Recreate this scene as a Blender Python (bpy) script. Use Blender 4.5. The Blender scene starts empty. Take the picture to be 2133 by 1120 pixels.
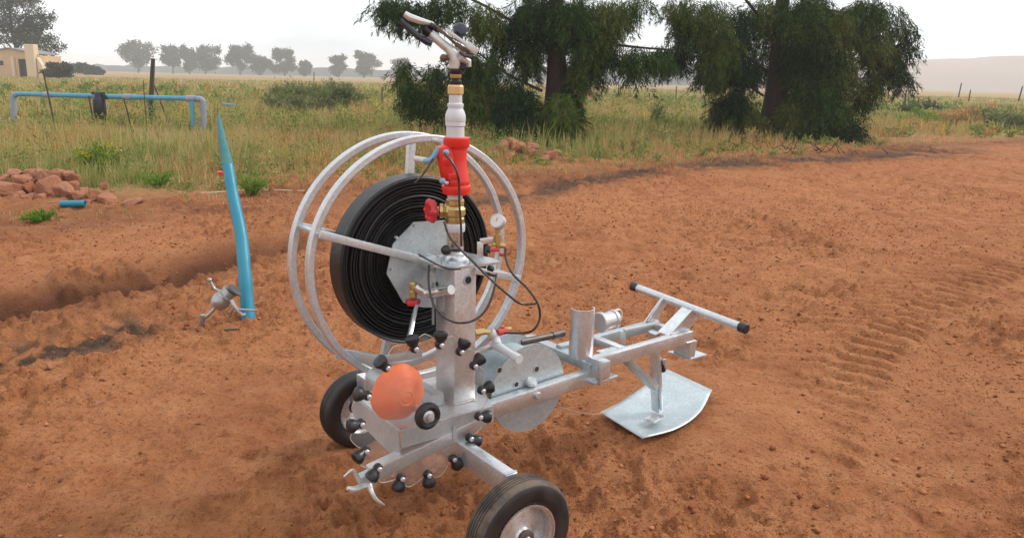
import bpy, bmesh, math, random
import numpy as np
from mathutils import Vector, Matrix
from math import radians, sin, cos, pi, tau
random.seed(7); rng = np.random.default_rng(7)
S = bpy.context.scene
COL = S.collection
V = Vector

# ---------------------------------------------------------------- camera, sky, sun, exposure
cam = bpy.data.cameras.new('camera'); co = bpy.data.objects.new('camera', cam); COL.objects.link(co)
cam.sensor_width = 36; cam.lens = 1650/2133*36; cam.clip_end = 9000; cam.clip_start = .05
P_, R_ = radians(13.5), radians(1.3)
f = V((0, cos(P_), -sin(P_))); r0 = V((1, 0, 0)); u0 = r0.cross(f)
r_ = r0*cos(R_)+u0*sin(R_); u_ = -r0*sin(R_)+u0*cos(R_)
m3 = Matrix((r_, u_, -f)).transposed()
co.matrix_world = Matrix.Translation((0, 0, 1.6)) @ m3.to_4x4()
S.camera = co
S.view_settings.view_transform = 'Standard'; S.view_settings.look = 'None'
S.view_settings.exposure = 0.0; S.view_settings.gamma = 1
SUN_EL, SUN_AZ = radians(40), radians(72)          # azimuth clockwise from the view direction (+Y)
S.render.engine = 'CYCLES'; S.cycles.volume_bounces = 6; S.cycles.max_bounces = 12
w = bpy.data.worlds.new('World'); S.world = w; w.use_nodes = True
nt = w.node_tree; nt.nodes.clear()
sky = nt.nodes.new('ShaderNodeTexSky'); sky.sky_type = 'NISHITA'; sky.sun_disc = False
sky.sun_elevation = SUN_EL; sky.sun_rotation = SUN_AZ; sky.dust_density = 4; sky.air_density = 1
mixn = nt.nodes.new('ShaderNodeMixRGB'); mixn.blend_type = 'MIX'
tc = nt.nodes.new('ShaderNodeTexCoord'); mp = nt.nodes.new('ShaderNodeMapping'); mp.inputs['Scale'].default_value = (1, 1, 3)
nz = nt.nodes.new('ShaderNodeTexNoise'); nz.inputs['Scale'].default_value = 2.2; nz.inputs['Detail'].default_value = 5
cr = nt.nodes.new('ShaderNodeValToRGB')
cr.color_ramp.elements[0].position = .36; cr.color_ramp.elements[0].color = (10.4, 11.0, 11.5, 1)
cr.color_ramp.elements[1].position = .6; cr.color_ramp.elements[1].color = (18.0, 18.4, 18.8, 1)
nt.links.new(tc.outputs['Generated'], mp.inputs[0]); nt.links.new(mp.outputs[0], nz.inputs['Vector'])
nt.links.new(nz.outputs['Fac'], cr.inputs[0])
mixn.inputs[0].default_value = .93
nt.links.new(sky.outputs[0], mixn.inputs[1]); nt.links.new(cr.outputs[0], mixn.inputs[2])
bg = nt.nodes.new('ShaderNodeBackground'); bg.inputs[1].default_value = .09
out = nt.nodes.new('ShaderNodeOutputWorld')
nt.links.new(mixn.outputs[0], bg.inputs[0]); nt.links.new(bg.outputs[0], out.inputs[0])
sl = bpy.data.lights.new('sun', 'SUN'); sl.energy = 2.2; sl.angle = radians(11); sl.color = (1, .96, .9)
so = bpy.data.objects.new('sun', sl); COL.objects.link(so)
sd = V((sin(SUN_AZ)*cos(SUN_EL), cos(SUN_AZ)*cos(SUN_EL), sin(SUN_EL)))
so.rotation_euler = sd.to_track_quat('Z', 'Y').to_euler(); so.location = sd*50

# ---------------------------------------------------------------- materials
def mat(name, col=(.5, .5, .5), rough=.6, metal=0, **k):
    m = bpy.data.materials.new(name); m.use_nodes = True
    b = m.node_tree.nodes['Principled BSDF']
    b.inputs['Base Color'].default_value = (*col, 1); b.inputs['Roughness'].default_value = rough
    b.inputs['Metallic'].default_value = metal
    for n, v_ in k.items(): b.inputs[n.replace('_', ' ')].default_value = v_
    return m
def N(m, t, **k):
    n = m.node_tree.nodes.new(t)
    for a, v_ in k.items():
        if a in n.inputs: n.inputs[a].default_value = v_
        else: setattr(n, a, v_)
    return n
def L(m, a, b): m.node_tree.links.new(a, b)
def ramp(m, fac, stops):
    c = N(m, 'ShaderNodeValToRGB'); e = c.color_ramp.elements
    while len(e) < len(stops): e.new(.5)
    for q, (p, cc) in zip(e, stops): q.position = p; q.color = (*cc, 1)
    L(m, fac, c.inputs[0]); return c.outputs[0]
def rampf(m, fac, a, b, va=0, vb=1):
    n = N(m, 'ShaderNodeMapRange'); n.inputs[1].default_value = a; n.inputs[2].default_value = b
    n.inputs[3].default_value = va; n.inputs[4].default_value = vb; L(m, fac, n.inputs[0]); return n.outputs[0]
def mixc(m, fac, a, b, mode='MIX'):
    n = N(m, 'ShaderNodeMixRGB', blend_type=mode)
    for s_, v_ in ((n.inputs[0], fac), (n.inputs[1], a), (n.inputs[2], b)):
        if isinstance(v_, (tuple, float, int)): s_.default_value = (*v_, 1) if isinstance(v_, tuple) else v_
        else: L(m, v_, s_)
    return n.outputs[0]
def noise(m, scale, detail=4, rough=.55, coord='Object', stretch=None, dist=0):
    t = N(m, 'ShaderNodeTexCoord'); o = t.outputs[coord]
    if stretch:
        q = N(m, 'ShaderNodeMapping'); q.inputs['Scale'].default_value = stretch[0]; q.inputs['Rotation'].default_value = stretch[1]
        L(m, o, q.inputs[0]); o = q.outputs[0]
    n = N(m, 'ShaderNodeTexNoise'); n.inputs['Scale'].default_value = scale; n.inputs['Detail'].default_value = detail
    n.inputs['Roughness'].default_value = rough; n.inputs['Distortion'].default_value = dist
    L(m, o, n.inputs['Vector']); return n.outputs['Fac']
def bsdf(m): return m.node_tree.nodes['Principled BSDF']
def bump(m, h, dist, strength=1):
    n = N(m, 'ShaderNodeBump'); n.inputs['Strength'].default_value = strength; n.inputs['Distance'].default_value = dist
    L(m, h, n.inputs['Height']); L(m, n.outputs[0], bsdf(m).inputs['Normal'])

def galv(name, lo, hi, metal=.85, r0=.28, r1=.5, dust=.25):
    m = mat(name, hi, .4, metal)
    t = N(m, 'ShaderNodeTexCoord'); v_ = N(m, 'ShaderNodeTexVoronoi'); v_.inputs['Scale'].default_value = 130
    L(m, t.outputs['Object'], v_.inputs['Vector'])
    sep = N(m, 'ShaderNodeSeparateColor'); L(m, v_.outputs['Color'], sep.inputs[0])
    base = mixc(m, sep.outputs[0], lo, hi)
    n1 = noise(m, 9, 5); base = mixc(m, rampf(m, n1, .35, .7, 0, .45), base, tuple(x*.80 for x in lo))
    n2 = noise(m, 4, 6, .6); d = rampf(m, n2, .5, .75, 0, dust)
    base = mixc(m, d, base, (.42, .25, .16))
    L(m, base, bsdf(m).inputs['Base Color'])
    L(m, rampf(m, sep.outputs[1], 0, 1, r0, r1), bsdf(m).inputs['Roughness'])
    L(m, rampf(m, n2, .5, .75, metal, metal*.6), bsdf(m).inputs['Metallic'])
    bump(m, noise(m, 60, 3), .0006)
    return m
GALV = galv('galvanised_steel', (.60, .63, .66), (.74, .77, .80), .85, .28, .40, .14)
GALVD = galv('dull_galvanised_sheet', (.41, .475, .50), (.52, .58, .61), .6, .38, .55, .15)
GALVW = galv('bright_zinc_bar', (.52, .54, .56), (.64, .66, .68), .65, .34, .46, .15)
RIM = None
def worn(name, col, rough=.45, amt=.35, dustc=(.40, .22, .13), sc=14, **k):
    m = mat(name, col, rough, **k)
    n = noise(m, sc, 5); b = mixc(m, rampf(m, n, .35, .75, 0, amt), col, dustc)
    L(m, b, bsdf(m).inputs['Base Color']); L(m, rampf(m, noise(m, sc*2), .3, .7, rough-.1, rough+.15), bsdf(m).inputs['Roughness'])
    return m
RED = worn('red_enamel', (.68, .018, .014), .35, .10)
REDP = worn('red_handle_plastic', (.5, .02, .03), .4, .15)
BRASS = worn('brass', (.50, .37, .15), .35, .3, metal=.8)
BRASSD = worn('dull_bronze_nut', (.62, .42, .20), .45, .2, metal=.6)
PVC = worn('grey_pvc', (.56, .58, .62), .4, .12)
BLACKP = worn('black_plastic', (.008, .009, .013), .38, .03)
RUBBER = worn('black_rubber', (.008, .008, .010), .5, .07)
NAVY = worn('dark_blue_grey_plastic', (.018, .028, .045), .4, .04)
CREAM = worn('cream_cast_metal', (.58, .59, .57), .35, .08, metal=.5)
BROWNM = worn('dark_bronze_arm', (.12, .08, .055), .45, .2, metal=.4)
BLUEC = worn('pale_blue_cap', (.16, .33, .5), .4, .2)
CYAN = worn('turquoise_pvc', (.004, .19, .29), .42, .22, (.10, .34, .38), 7)
CYAND = worn('weathered_turquoise_pvc', (.015, .14, .15), .5, .3, (.16, .26, .24), 12)
CASTM = worn('grey_cast_metal', (.36, .36, .37), .35, .3, (.30, .22, .16), metal=.8)
PIPEB = worn('faded_blue_pipe', (.05, .27, .42), .5, .35, (.22, .36, .42), 5)
PIPEG = worn('grey_blue_pipe', (.22, .27, .36), .6, .5, (.35, .33, .33), 6)
FILM = worn('dusty_clear_hose_black', (.018, .019, .022), .3, .15)
STEELD = worn('dark_steel', (.08, .085, .09), .4, .4, metal=.6)
SILVER = worn('cast_aluminium', (.52, .53, .55), .38, .2, metal=.6)
RIM = worn('pressed_zinc_rim', (.64, .65, .67), .26, .10, metal=.75)
TWINE = worn('pale_twine', (.48, .38, .29), .8, .2)

def mat_tyre():
    m = mat('dusty_tyre', (.02, .02, .022), .7)
    n = noise(m, 12, 6, .65); b = mixc(m, rampf(m, n, .42, .6, .12, .85), (.016, .016, .018), (.13, .092, .064))
    L(m, b, bsdf(m).inputs['Base Color']); bump(m, noise(m, 90, 2), .0012); return m
TYRE = mat_tyre()
def mat_orange():
    m = mat('orange_plastic', (.85, .16, .03), .5)
    n = noise(m, 7, 5, .6); b = mixc(m, rampf(m, n, .3, .7, 0, 1), (.86, .10, .004), (.82, .17, .015))
    L(m, b, bsdf(m).inputs['Base Color']); bump(m, noise(m, 28, 5, .6), .006); return m
ORANGE = mat_orange()
def mat_clear():
    m = mat('dusty_clear_sheet', (.62, .57, .54), .18)
    nt = m.node_tree; b = bsdf(m); tr = N(m, 'ShaderNodeBsdfTransparent'); tr.inputs[0].default_value = (.96, .94, .93, 1)
    mx = N(m, 'ShaderNodeMixShader'); n = noise(m, 6, 5, .6)
    L(m, rampf(m, n, .3, .75, .04, .15), mx.inputs[0]); L(m, tr.outputs[0], mx.inputs[1]); L(m, b.outputs[0], mx.inputs[2])
    L(m, mx.outputs[0], nt.nodes['Material Output'].inputs[0]); return m
CLEAR = mat_clear()
def mat_hose():
    m = mat('black_lay_flat_hose', (.006, .0065, .008), .42)
    b = mixc(m, rampf(m, noise(m, 30, 4), .5, .8, 0, .3), (.006, .0065, .008), (.04, .037, .035))
    L(m, b, bsdf(m).inputs['Base Color']); bump(m, noise(m, 45, 4), .002); return m
HOSE = mat_hose()

# foliage: colour by a per-leaf tint attribute (kind of leaf, not shade)
def mat_leaf(name, stops, rough=.6, trans=.25):
    m = mat(name, (.06, .09, .03), rough)
    a = N(m, 'ShaderNodeAttribute', attribute_name='tint')
    c = ramp(m, a.outputs['Fac'], stops)
    b = bsdf(m); L(m, c, b.inputs['Base Color']); b.inputs['Specular IOR Level'].default_value = .08
    if trans:
        t = N(m, 'ShaderNodeBsdfTranslucent'); L(m, c, t.inputs[0])
        mx = N(m, 'ShaderNodeMixShader'); mx.inputs[0].default_value = trans
        L(m, b.outputs[0], mx.inputs[1]); L(m, t.outputs[0], mx.inputs[2]); L(m, mx.outputs[0], m.node_tree.nodes['Material Output'].inputs[0])
    return m
GRASS = mat_leaf('meadow_grass', [(0, (.11, .165, .04)), (.22, (.205, .245, .065)), (.42, (.35, .33, .115)), (.6, (.47, .38, .165)), (.76, (.48, .27, .12)), (.9, (.36, .15, .07)), (1, (.70, .48, .05))], .75, .3)
LEAF = mat_leaf('weeping_foliage', [(0, (.007, .021, .010)), (.35, (.018, .044, .011)), (.65, (.045, .082, .015)), (.88, (.10, .145, .024)), (1, (.10, .09, .024))], .7, .12)
EUC = mat_leaf('eucalyptus_foliage', [(0, (.018, .03, .018)), (.5, (.04, .055, .03)), (1, (.07, .08, .045))])
BUSH = mat_leaf('bush_leaves', [(0, (.075, .11, .045)), (.5, (.14, .17, .07)), (1, (.27, .25, .11))])
WEED = mat_leaf('fresh_green_weed', [(0, (.08, .18, .02)), (.7, (.16, .27, .04)), (.82, (.22, .30, .05)), (1, (.75, .55, .02))])
def mat_bark():
    m = mat('bark', (.05, .035, .025), .9); n = noise(m, 6, 6, .6, stretch=((6, 6, .8), (0, 0, 0)))
    L(m, ramp(m, n, [(.3, (.012, .009, .008)), (.7, (.055, .034, .024))]), bsdf(m).inputs['Base Color']); bump(m, n, .03); return m
BARK = mat_bark()
def mat_rock():
    m = mat('red_stone', (.35, .16, .08), .9)
    oi = N(m, 'ShaderNodeObjectInfo'); n = noise(m, 5, 6, .65)
    c = ramp(m, n, [(.25, (.19, .062, .028)), (.5, (.34, .125, .055)), (.75, (.42, .18, .09))])
    c = mixc(m, rampf(m, oi.outputs['Random'], 0, 1, 0, .35), c, (.36, .20, .145))
    L(m, c, bsdf(m).inputs['Base Color']); bump(m, noise(m, 14, 6, .7), .03); return m
ROCK = mat_rock()
WALLM = worn('ochre_plaster', (.55, .38, .22), .9, .5, (.42, .28, .18), .7)
ROOFM = worn('grey_iron_roof', (.20, .19, .18), .7, .3, sc=1)
DARKM = mat('dark_doorway', (.03, .03, .03), .9)
PALEW = worn('pale_plaster', (.62, .48, .32), .9, .3, (.5, .4, .3), .8)
WOODD = worn('weathered_post', (.06, .045, .035), .9, .4, (.12, .09, .06), 6)
WIREM = mat('rusty_wire', (.12, .09, .07), .7)

# ---------------------------------------------------------------- helpers
def mesh_obj(name, bm, m, parent=None, smooth=False, ang=None):
    me = bpy.data.meshes.new(name); bm.normal_update(); bm.to_mesh(me); bm.free()
    me.materials.append(m)
    if smooth:
        for p in me.polygons: p.use_smooth = True
        me.set_sharp_from_angle(angle=radians(ang or 38))
    o = bpy.data.objects.new(name, me); COL.objects.link(o); o.parent = parent
    return o
def empty(name, loc=(0, 0, 0), rz=0):
    o = bpy.data.objects.new(name, None); COL.objects.link(o); o.location = loc; o.rotation_euler = (0, 0, rz); o.empty_display_size = .1; return o
def tag(o, label, cat, group=None):
    o['label'] = label; o['category'] = cat
    if group: o['group'] = group
    return o
def kind(o, k): o['kind'] = k; return o
NB = bmesh.new
def box(bm, c, s, rot=None, bev=0.0):
    mt = Matrix.Translation(V(c))
    if rot is not None: mt = mt @ rot.to_4x4()
    mt = mt @ Matrix.Diagonal((*s, 1))
    r = bmesh.ops.create_cube(bm, size=1, matrix=mt)
    if bev:
        es = list({e for v_ in r['verts'] for e in v_.link_edges})
        bmesh.ops.bevel(bm, geom=es, offset=bev, segments=2, affect='EDGES', profile=.6)
def frame(a, b, up=V((0, 0, 1))):
    z = (V(b)-V(a)).normalized()
    if abs(z.dot(up)) > .98: up = V((1, 0, 0))
    x = up.cross(z).normalized(); y = z.cross(x)
    return Matrix((x, y, z)).transposed()
def bar(bm, a, b, wx, wy, bev=.003, up=V((0, 0, 1))):    # rectangular bar, wx across, wy along "up"
    a, b = V(a), V(b)
    box(bm, (a+b)/2, (wx, wy, (b-a).length), frame(a, b, up), bev)
def tube(bm, pts, r, n=12, caps=True):
    pts = [V(p) for p in pts]; rings = []
    rs = r if isinstance(r, (list, tuple)) else [r]*len(pts)
    up = V((0, 0, 1))
    for i, p in enumerate(pts):
        d = (pts[min(i+1, len(pts)-1)]-pts[max(i-1, 0)]).normalized()
        if i == 0:
            if abs(d.z) > .9: up = V((1, 0, 0))
            x = up.cross(d).normalized()
        else:
            x = (x - d*x.dot(d)).normalized()
        y = d.cross(x)
        rings.append([bm.verts.new(p+(x*cos(t*tau/n)+y*sin(t*tau/n))*rs[i]) for t in range(n)])
    for A, B in zip(rings, rings[1:]):
        for t in range(n): bm.faces.new((A[t], A[(t+1) % n], B[(t+1) % n], B[t]))
    if caps: bm.faces.new(rings[0][::-1]); bm.faces.new(rings[-1])
def spline(pts, k=8):
    p = [V(q) for q in pts]; p = [p[0]*2-p[1]]+p+[p[-1]*2-p[-2]]; o = []
    for i in range(1, len(p)-2):
        for j in range(k):
            t = j/k; a, b, c, d = p[i-1:i+3]
            o.append(.5*((2*b)+(c-a)*t+(2*a-5*b+4*c-d)*t*t+(3*b-a-3*c+d)*t*t*t))
    o.append(p[-2]); return o
def lathe(bm, prof, o, ax, n=32, caps=True, lob=None, arc=None):   # prof: (radius, distance along ax)
    o = V(o); z = V(ax).normalized(); x = (V((0, 0, 1)).cross(z) if abs(z.z) < .9 else V((1, 0, 0)).cross(z)).normalized(); y = z.cross(x)
    rings = []
    for r, h in prof:
        rings.append([bm.verts.new(o+z*h+(x*cos(t*tau/n)+y*sin(t*tau/n))*(r*(lob(t*tau/n) if lob else 1))) for t in range(n)])
    for A, B in zip(rings, rings[1:]):
        for t in range(n): bm.faces.new((A[t], A[(t+1) % n], B[(t+1) % n], B[t]))
    if caps:
        bm.faces.new(rings[0][::-1]); bm.faces.new(rings[-1])
def cyl(bm, a, b, r, n=20, bev=.0):
    a, b = V(a), V(b); h = (b-a).length
    pr = [(r, 0), (r, h)] if not bev else [(r-bev, 0), (r, bev), (r, h-bev), (r-bev, h)]
    lathe(bm, pr, a, b-a, n)
def ball(bm, c, r, sc=(1, 1, 1), n=14):
    bmesh.ops.create_uvsphere(bm, u_segments=n, v_segments=n//2+2, radius=r, matrix=Matrix.Translation(V(c)) @ Matrix.Diagonal((*sc, 1)))
def prism(bm, pts, d, bev=0):      # polygon (list of 3D points) pushed along d
    d = V(d); A = [bm.verts.new(V(p)) for p in pts]; B = [bm.verts.new(V(p)+d) for p in pts]; n = len(pts)
    bm.faces.new(A[::-1]); bm.faces.new(B)
    for i in range(n): bm.faces.new((A[i], A[(i+1) % n], B[(i+1) % n], B[i]))
    bmesh.ops.recalc_face_normals(bm, faces=bm.faces)

# numpy noise --------------------------------------------------------
def _h(ix, iy, s):
    n = (ix*374761393 + iy*668265263 + s*1442695041) & 0xffffffff
    n = ((n ^ (n >> 13))*1274126177) & 0xffffffff
    return ((n ^ (n >> 16)) & 0xffff)/65535.0
def vn(x, y, s=0):
    ix = np.floor(x).astype(np.int64); iy = np.floor(y).astype(np.int64); fx = x-ix; fy = y-iy
    fx = fx*fx*(3-2*fx); fy = fy*fy*(3-2*fy)
    return (_h(ix, iy, s)*(1-fx)+_h(ix+1, iy, s)*fx)*(1-fy)+(_h(ix, iy+1, s)*(1-fx)+_h(ix+1, iy+1, s)*fx)*fy
def fbm(x, y, s=0, o=4):
    a = 0; t = 0; k = 1
    for i in range(o):
        a = a+vn(x*k+i*17.3, y*k-i*9.1, s+i)/k; t += 1/k; k *= 2.03
    return a/t
def sstep(a, b, x): t = np.clip((x-a)/(b-a), 0, 1); return t*t*(3-2*t)
def segdist(x, y, pts):
    d = np.full(x.shape, 1e9); sp = np.zeros(x.shape); side = np.zeros(x.shape); acc = 0
    for (ax, ay), (bx, by) in zip(pts, pts[1:]):
        dx, dy = bx-ax, by-ay; l = math.hypot(dx, dy); t = np.clip(((x-ax)*dx+(y-ay)*dy)/l/l, 0, 1)
        qx, qy = x-ax-t*dx, y-ay-t*dy; dd = np.hypot(qx, qy); m_ = dd < d
        d = np.where(m_, dd, d); sp = np.where(m_, acc+t*l, sp); side = np.where(m_, (qx*dy-qy*dx)/l, side); acc += l
    return d, sp, side

# ---------------------------------------------------------------- ground
def xy(p): return (p[0], p[1])
EDGE = [(-60, -6), (-14, 4), xy((-5.67, 8.61, 0.00)), xy((-4.46, 9.46, 0.00)), xy((-3.16, 11.02, 0.00)), xy((-1.28, 12.31, 0.00)), xy((0.41, 13.79, 0.00)), xy((3.20, 16.17, 0.00)), xy((7.18, 19.03, 0.00)), xy((11.61, 23.42, -0.00)), xy((17.10, 26.99, 0.00)), (60, 60), (200, 160)]

def smooth_path(p, k=6):
    q = spline([(a, b, 0) for a, b in p], k); return [(v_.x, v_.y) for v_ in q]
TRACK = smooth_path([xy((1.06, 3.00, 0.00)), xy((1.54, 3.86, 0.00)), xy((2.07, 4.73, 0.00)), xy((2.80, 5.58, 0.00)), xy((3.83, 6.65, 0.00)), xy((5.37, 8.04, 0.00)), (9.5, 11.6)])
DITCH = [xy((-3.75, 4.65, 0.00)), xy((-3.50, 5.20, 0.00)), xy((-3.23, 5.60, -0.00)), xy((-2.83, 6.14, 0.00)), xy((-2.55, 6.87, 0.00)), xy((-2.16, 7.44, 0.00))]
WET = [xy((-2.97, 4.11, 0.00)), xy((-2.83, 4.31, 0.00)), xy((-2.66, 4.45, 0.00)), xy((-2.52, 4.74, -0.00))]
DARKR = [xy((-0.45, 10.67, 0.00)), xy((0.43, 11.77, -0.00)), xy((2.52, 14.98, 0.00)), xy((5.46, 17.17, 0.00)), xy((8.93, 19.09, 0.00)), xy((11.90, 21.87, 0.00))]
TD = (.62, .785)                    # direction the ground was scraped in
def edge_y(x): return np.interp(x, [p[0] for p in EDGE], [p[1] for p in EDGE])
def height(x, y):
    r = np.hypot(x, y); near = 1-sstep(25, 60, r)
    h = (fbm(x*.35, y*.35, 3, 3)-.5)*.10*sstep(2.5, 8, r)
    h += near*((fbm(x*2.2, y*2.2, 11, 3)-.5)*.035)
    s = x*TD[0]+y*TD[1]; q = x*TD[1]-y*TD[0]
    h += near*(fbm(q*7, s*1.1, 21, 3)-.5)*.022
    sm = fbm(x*.7, y*.7, 31, 2)      # smooth or cloddy patches
    cl = fbm(x*14, y*14, 41, 3); h += near*np.clip(cl-.52, 0, 1)*.20*sstep(.35, .62, sm)
    h += near*(fbm(x*34, y*34, 51, 2)-.5)*.013
    mdn = fbm(x*5.5+3, y*5.5, 45, 3); h += near*np.clip(np.abs(mdn-.5)-.03, 0, 1)*-.16*sstep(.3, .6, fbm(x*.5+9, y*.5, 47, 2))
    # compacted hollows left by boots and wheels
    pt = vn(x*3.1+4, y*3.1, 61); h -= near*np.clip(.22-pt, 0, 1)*.09
    d, sp, q = segdist(x, y, TRACK)
    k = np.where(q < 0, .62, .12); ph = (sp+np.abs(q)*k)/.185+np.where(q < 0, .5, 0)
    fr = ph-np.floor(ph)+(fbm(sp*7, q*7, 77, 2)-.5)*.42
    lug = sstep(.0, .16, fr)*(1-sstep(.42, .75, fr))
    h = h*(1-.7*sstep(.5, .35, d)*(y > 3))
    band = sstep(.42, .34, np.abs(q+.05))*sstep(.0, .03, np.abs(q)+.01)*sstep(.05, .4, sp)*(1-sstep(8, 9, sp))
    fade = .45+.55*sstep(.3, .55, fbm(x*1.6, y*1.6, 79, 2)); fade = fade*np.where(q < 0, .75, 1.)
    h += band*fade*(lug*.050-.028)*(d < .6)
    d, sp, q = segdist(x, y, DITCH); h += -.17*np.exp(-((d+.10*(fbm(x*2.5, y*2.5, 55, 3)-.5))/.20)**2)*sstep(.1, .8, sp)+.04*np.exp(-((q+.45)/.25)**2)*(d < 1.2)
    d, sp, q = segdist(x, y, WET); h += np.exp(-(d/.22)**2)*(-.03+(fbm(x*12, y*12, 91, 3)-.5)*.10)
    d, sp, q = segdist(x, y, DARKR); h += np.exp(-(d/.5)**2)*(-.05+(fbm(x*6, y*6, 93, 3)-.5)*.10)
    # firm level ground where the machine stands and a slight rise under its skid
    mx = np.hypot(x-.9, y-3.72); h = h*(.25+.75*sstep(.45, .9, mx))+.052*(1-sstep(.35, .9, mx))
    for wx, wy in ((.045, 2.28), (-.66, 3.26)): h = h*sstep(.06, .26, np.hypot(x-wx, y-wy))+.014*np.exp(-((np.hypot(x-wx, y-wy)-.12)/.05)**2)*(.4+fbm(x*20, y*20, 99, 2))
    h += .025*np.exp(-((np.hypot(x+.55, y-2.75)-.35)/.14)**2)*(fbm(x*9, y*9, 97, 3)-.2)
    # grassy verge is rougher and a little higher; land rises gently into the distance
    g_ = sstep(-.2, 1.2, y-edge_y(x)); h += g_*((fbm(x*1.3, y*1.3, 71, 3)-.4)*.16*near+.03)
    return h
def make_ground():
    th = np.concatenate([np.linspace(-pi, -.82, 40)[:-1], np.linspace(-.82, .82, 760), np.linspace(.82, pi, 40)[1:-1]])
    rr = np.concatenate([np.geomspace(.25, 1.3, 25)[:-1], np.geomspace(1.3, 30, 900)[:-1], np.geomspace(30, 2600, 130)])
    T, R = np.meshgrid(th, rr); X = R*np.sin(T); Y = R*np.cos(T); Z = height(X, Y)
    nr, nc = X.shape; co_ = np.stack([X, Y, Z], -1).reshape(-1, 3)
    co_ = np.vstack([co_, [[0, 0, 0]]])
    i = np.arange(nr-1)[:, None]*nc; j = np.arange(nc); jn = (j+1) % nc
    q = np.stack([i+j, i+nc+j, i+nc+jn, i+jn], -1).reshape(-1, 4)[:, ::-1]
    c = nr*nc; t = np.stack([np.full(nc, c), j, jn], -1)[:, ::-1]
    me = bpy.data.meshes.new('ground'); me.vertices.add(len(co_)); me.vertices.foreach_set('co', co_.ravel())
    nl = len(q)*4+len(t)*3; me.loops.add(nl); me.loops.foreach_set('vertex_index', np.concatenate([q.ravel(), t.ravel()]))
    me.polygons.add(len(q)+len(t))
    me.polygons.foreach_set('loop_start', np.concatenate([np.arange(len(q))*4, len(q)*4+np.arange(len(t))*3]))
    me.update(calc_edges=True); me.validate()
    me.polygons.foreach_set('use_smooth', np.ones(len(me.polygons), bool))
    x, y = co_[:, 0], co_[:, 1]
    dd, sp, _ = segdist(x, y, DITCH); damp_shade = 1.1*np.exp(-((dd)/.34)**2)*(.5+.8*fbm(x*3, y*3, 5, 3))  # shadow of the ditch groove painted into the soil colour, with damp tone
    dw, _, _ = segdist(x, y, WET); black = np.exp(-(dw/.30)**4)*sstep(.36, .58, fbm(x*8, y*8, 6, 4))*.95
    dr, _, _ = segdist(x, y, DARKR); wd = .35+.6*sstep(8, 22, y); black = np.maximum(black, .85*np.exp(-(dr/wd)**2)*sstep(.3, .6, fbm(x*1.6, y*1.6, 8, 4)))
    ed = y-edge_y(x); damp_shade = np.maximum(damp_shade, .55*np.exp(-((ed+.7)/1.3)**2)*fbm(x*1.2, y*2.5, 9, 3)*1.5)
    gr = sstep(.0, 2.5, ed+(fbm(x*.9, y*.9, 10, 3)-.5)*3)
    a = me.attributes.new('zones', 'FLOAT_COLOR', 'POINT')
    col = np.stack([np.clip(damp_shade, 0, 1), np.clip(black, 0, 1), gr, np.ones_like(gr)], -1).astype(np.float32)
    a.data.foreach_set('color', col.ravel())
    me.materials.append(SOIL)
    o = bpy.data.objects.new('ground', me); COL.objects.link(o); kind(o, 'structure')
    o['label'] = 'red-brown sandy soil with tractor tracks, running into a field'
    return o
def mat_soil():
    m = mat('red_soil', (.4, .17, .08), .95, Specular_IOR_Level=.15)
    big = noise(m, .55, 5, .55); mid = noise(m, 4, 6, .65); fine = noise(m, 45, 5, .7); grit = noise(m, 170, 3, .6)
    c = ramp(m, mid, [(.28, (.28, .100, .041)), (.5, (.435, .172, .072)), (.72, (.54, .244, .114))])
    c = mixc(m, rampf(m, big, .35, .65, 0, .6), c, (.51, .218, .095))
    c = mixc(m, rampf(m, noise(m, 1.3, 6, .6, stretch=((1, .35, 1), (0, 0, radians(38)))), .5, .68, 0, .5), c, (.27, .092, .036))
    c = mixc(m, rampf(m, fine, .53, .61, 0, .62), c, (.22, .078, .03))
    c = mixc(m, rampf(m, noise(m, 15, 6, .72, stretch=((1, .55, 1), (0, 0, radians(38)))), .585, .635, 0, .6), c, (.19, .062, .026))
    c = mixc(m, rampf(m, grit, .56, .68, 0, .7), c, (.13, .045, .02))
    c = mixc(m, rampf(m, noise(m, 110, 2), .66, .76, 0, .6), c, (.52, .30, .18))
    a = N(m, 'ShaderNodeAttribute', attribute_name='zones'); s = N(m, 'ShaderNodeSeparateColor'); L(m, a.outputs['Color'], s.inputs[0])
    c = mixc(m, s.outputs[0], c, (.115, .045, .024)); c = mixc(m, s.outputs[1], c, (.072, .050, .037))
    gm = noise(m, .12, 4, .6); gg = ramp(m, gm, [(.3, (.20, .21, .07)), (.5, (.24, .22, .09)), (.7, (.28, .19, .09))])
    gg = mixc(m, rampf(m, noise(m, .02, 4), .4, .65, 0, .6), gg, (.27, .25, .13))
    L(m, mixc(m, rampf(m, s.outputs[2], 0, 1, 0, .62), c, gg), bsdf(m).inputs['Base Color'])
    hh = N(m, 'ShaderNodeMath', operation='MULTIPLY_ADD'); L(m, grit, hh.inputs[0]); hh.inputs[1].default_value = .3; L(m, fine, hh.inputs[2])
    bump(m, hh.outputs[0], .03, 1.0)
    return m
SOIL = mat_soil()
make_ground()

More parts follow.
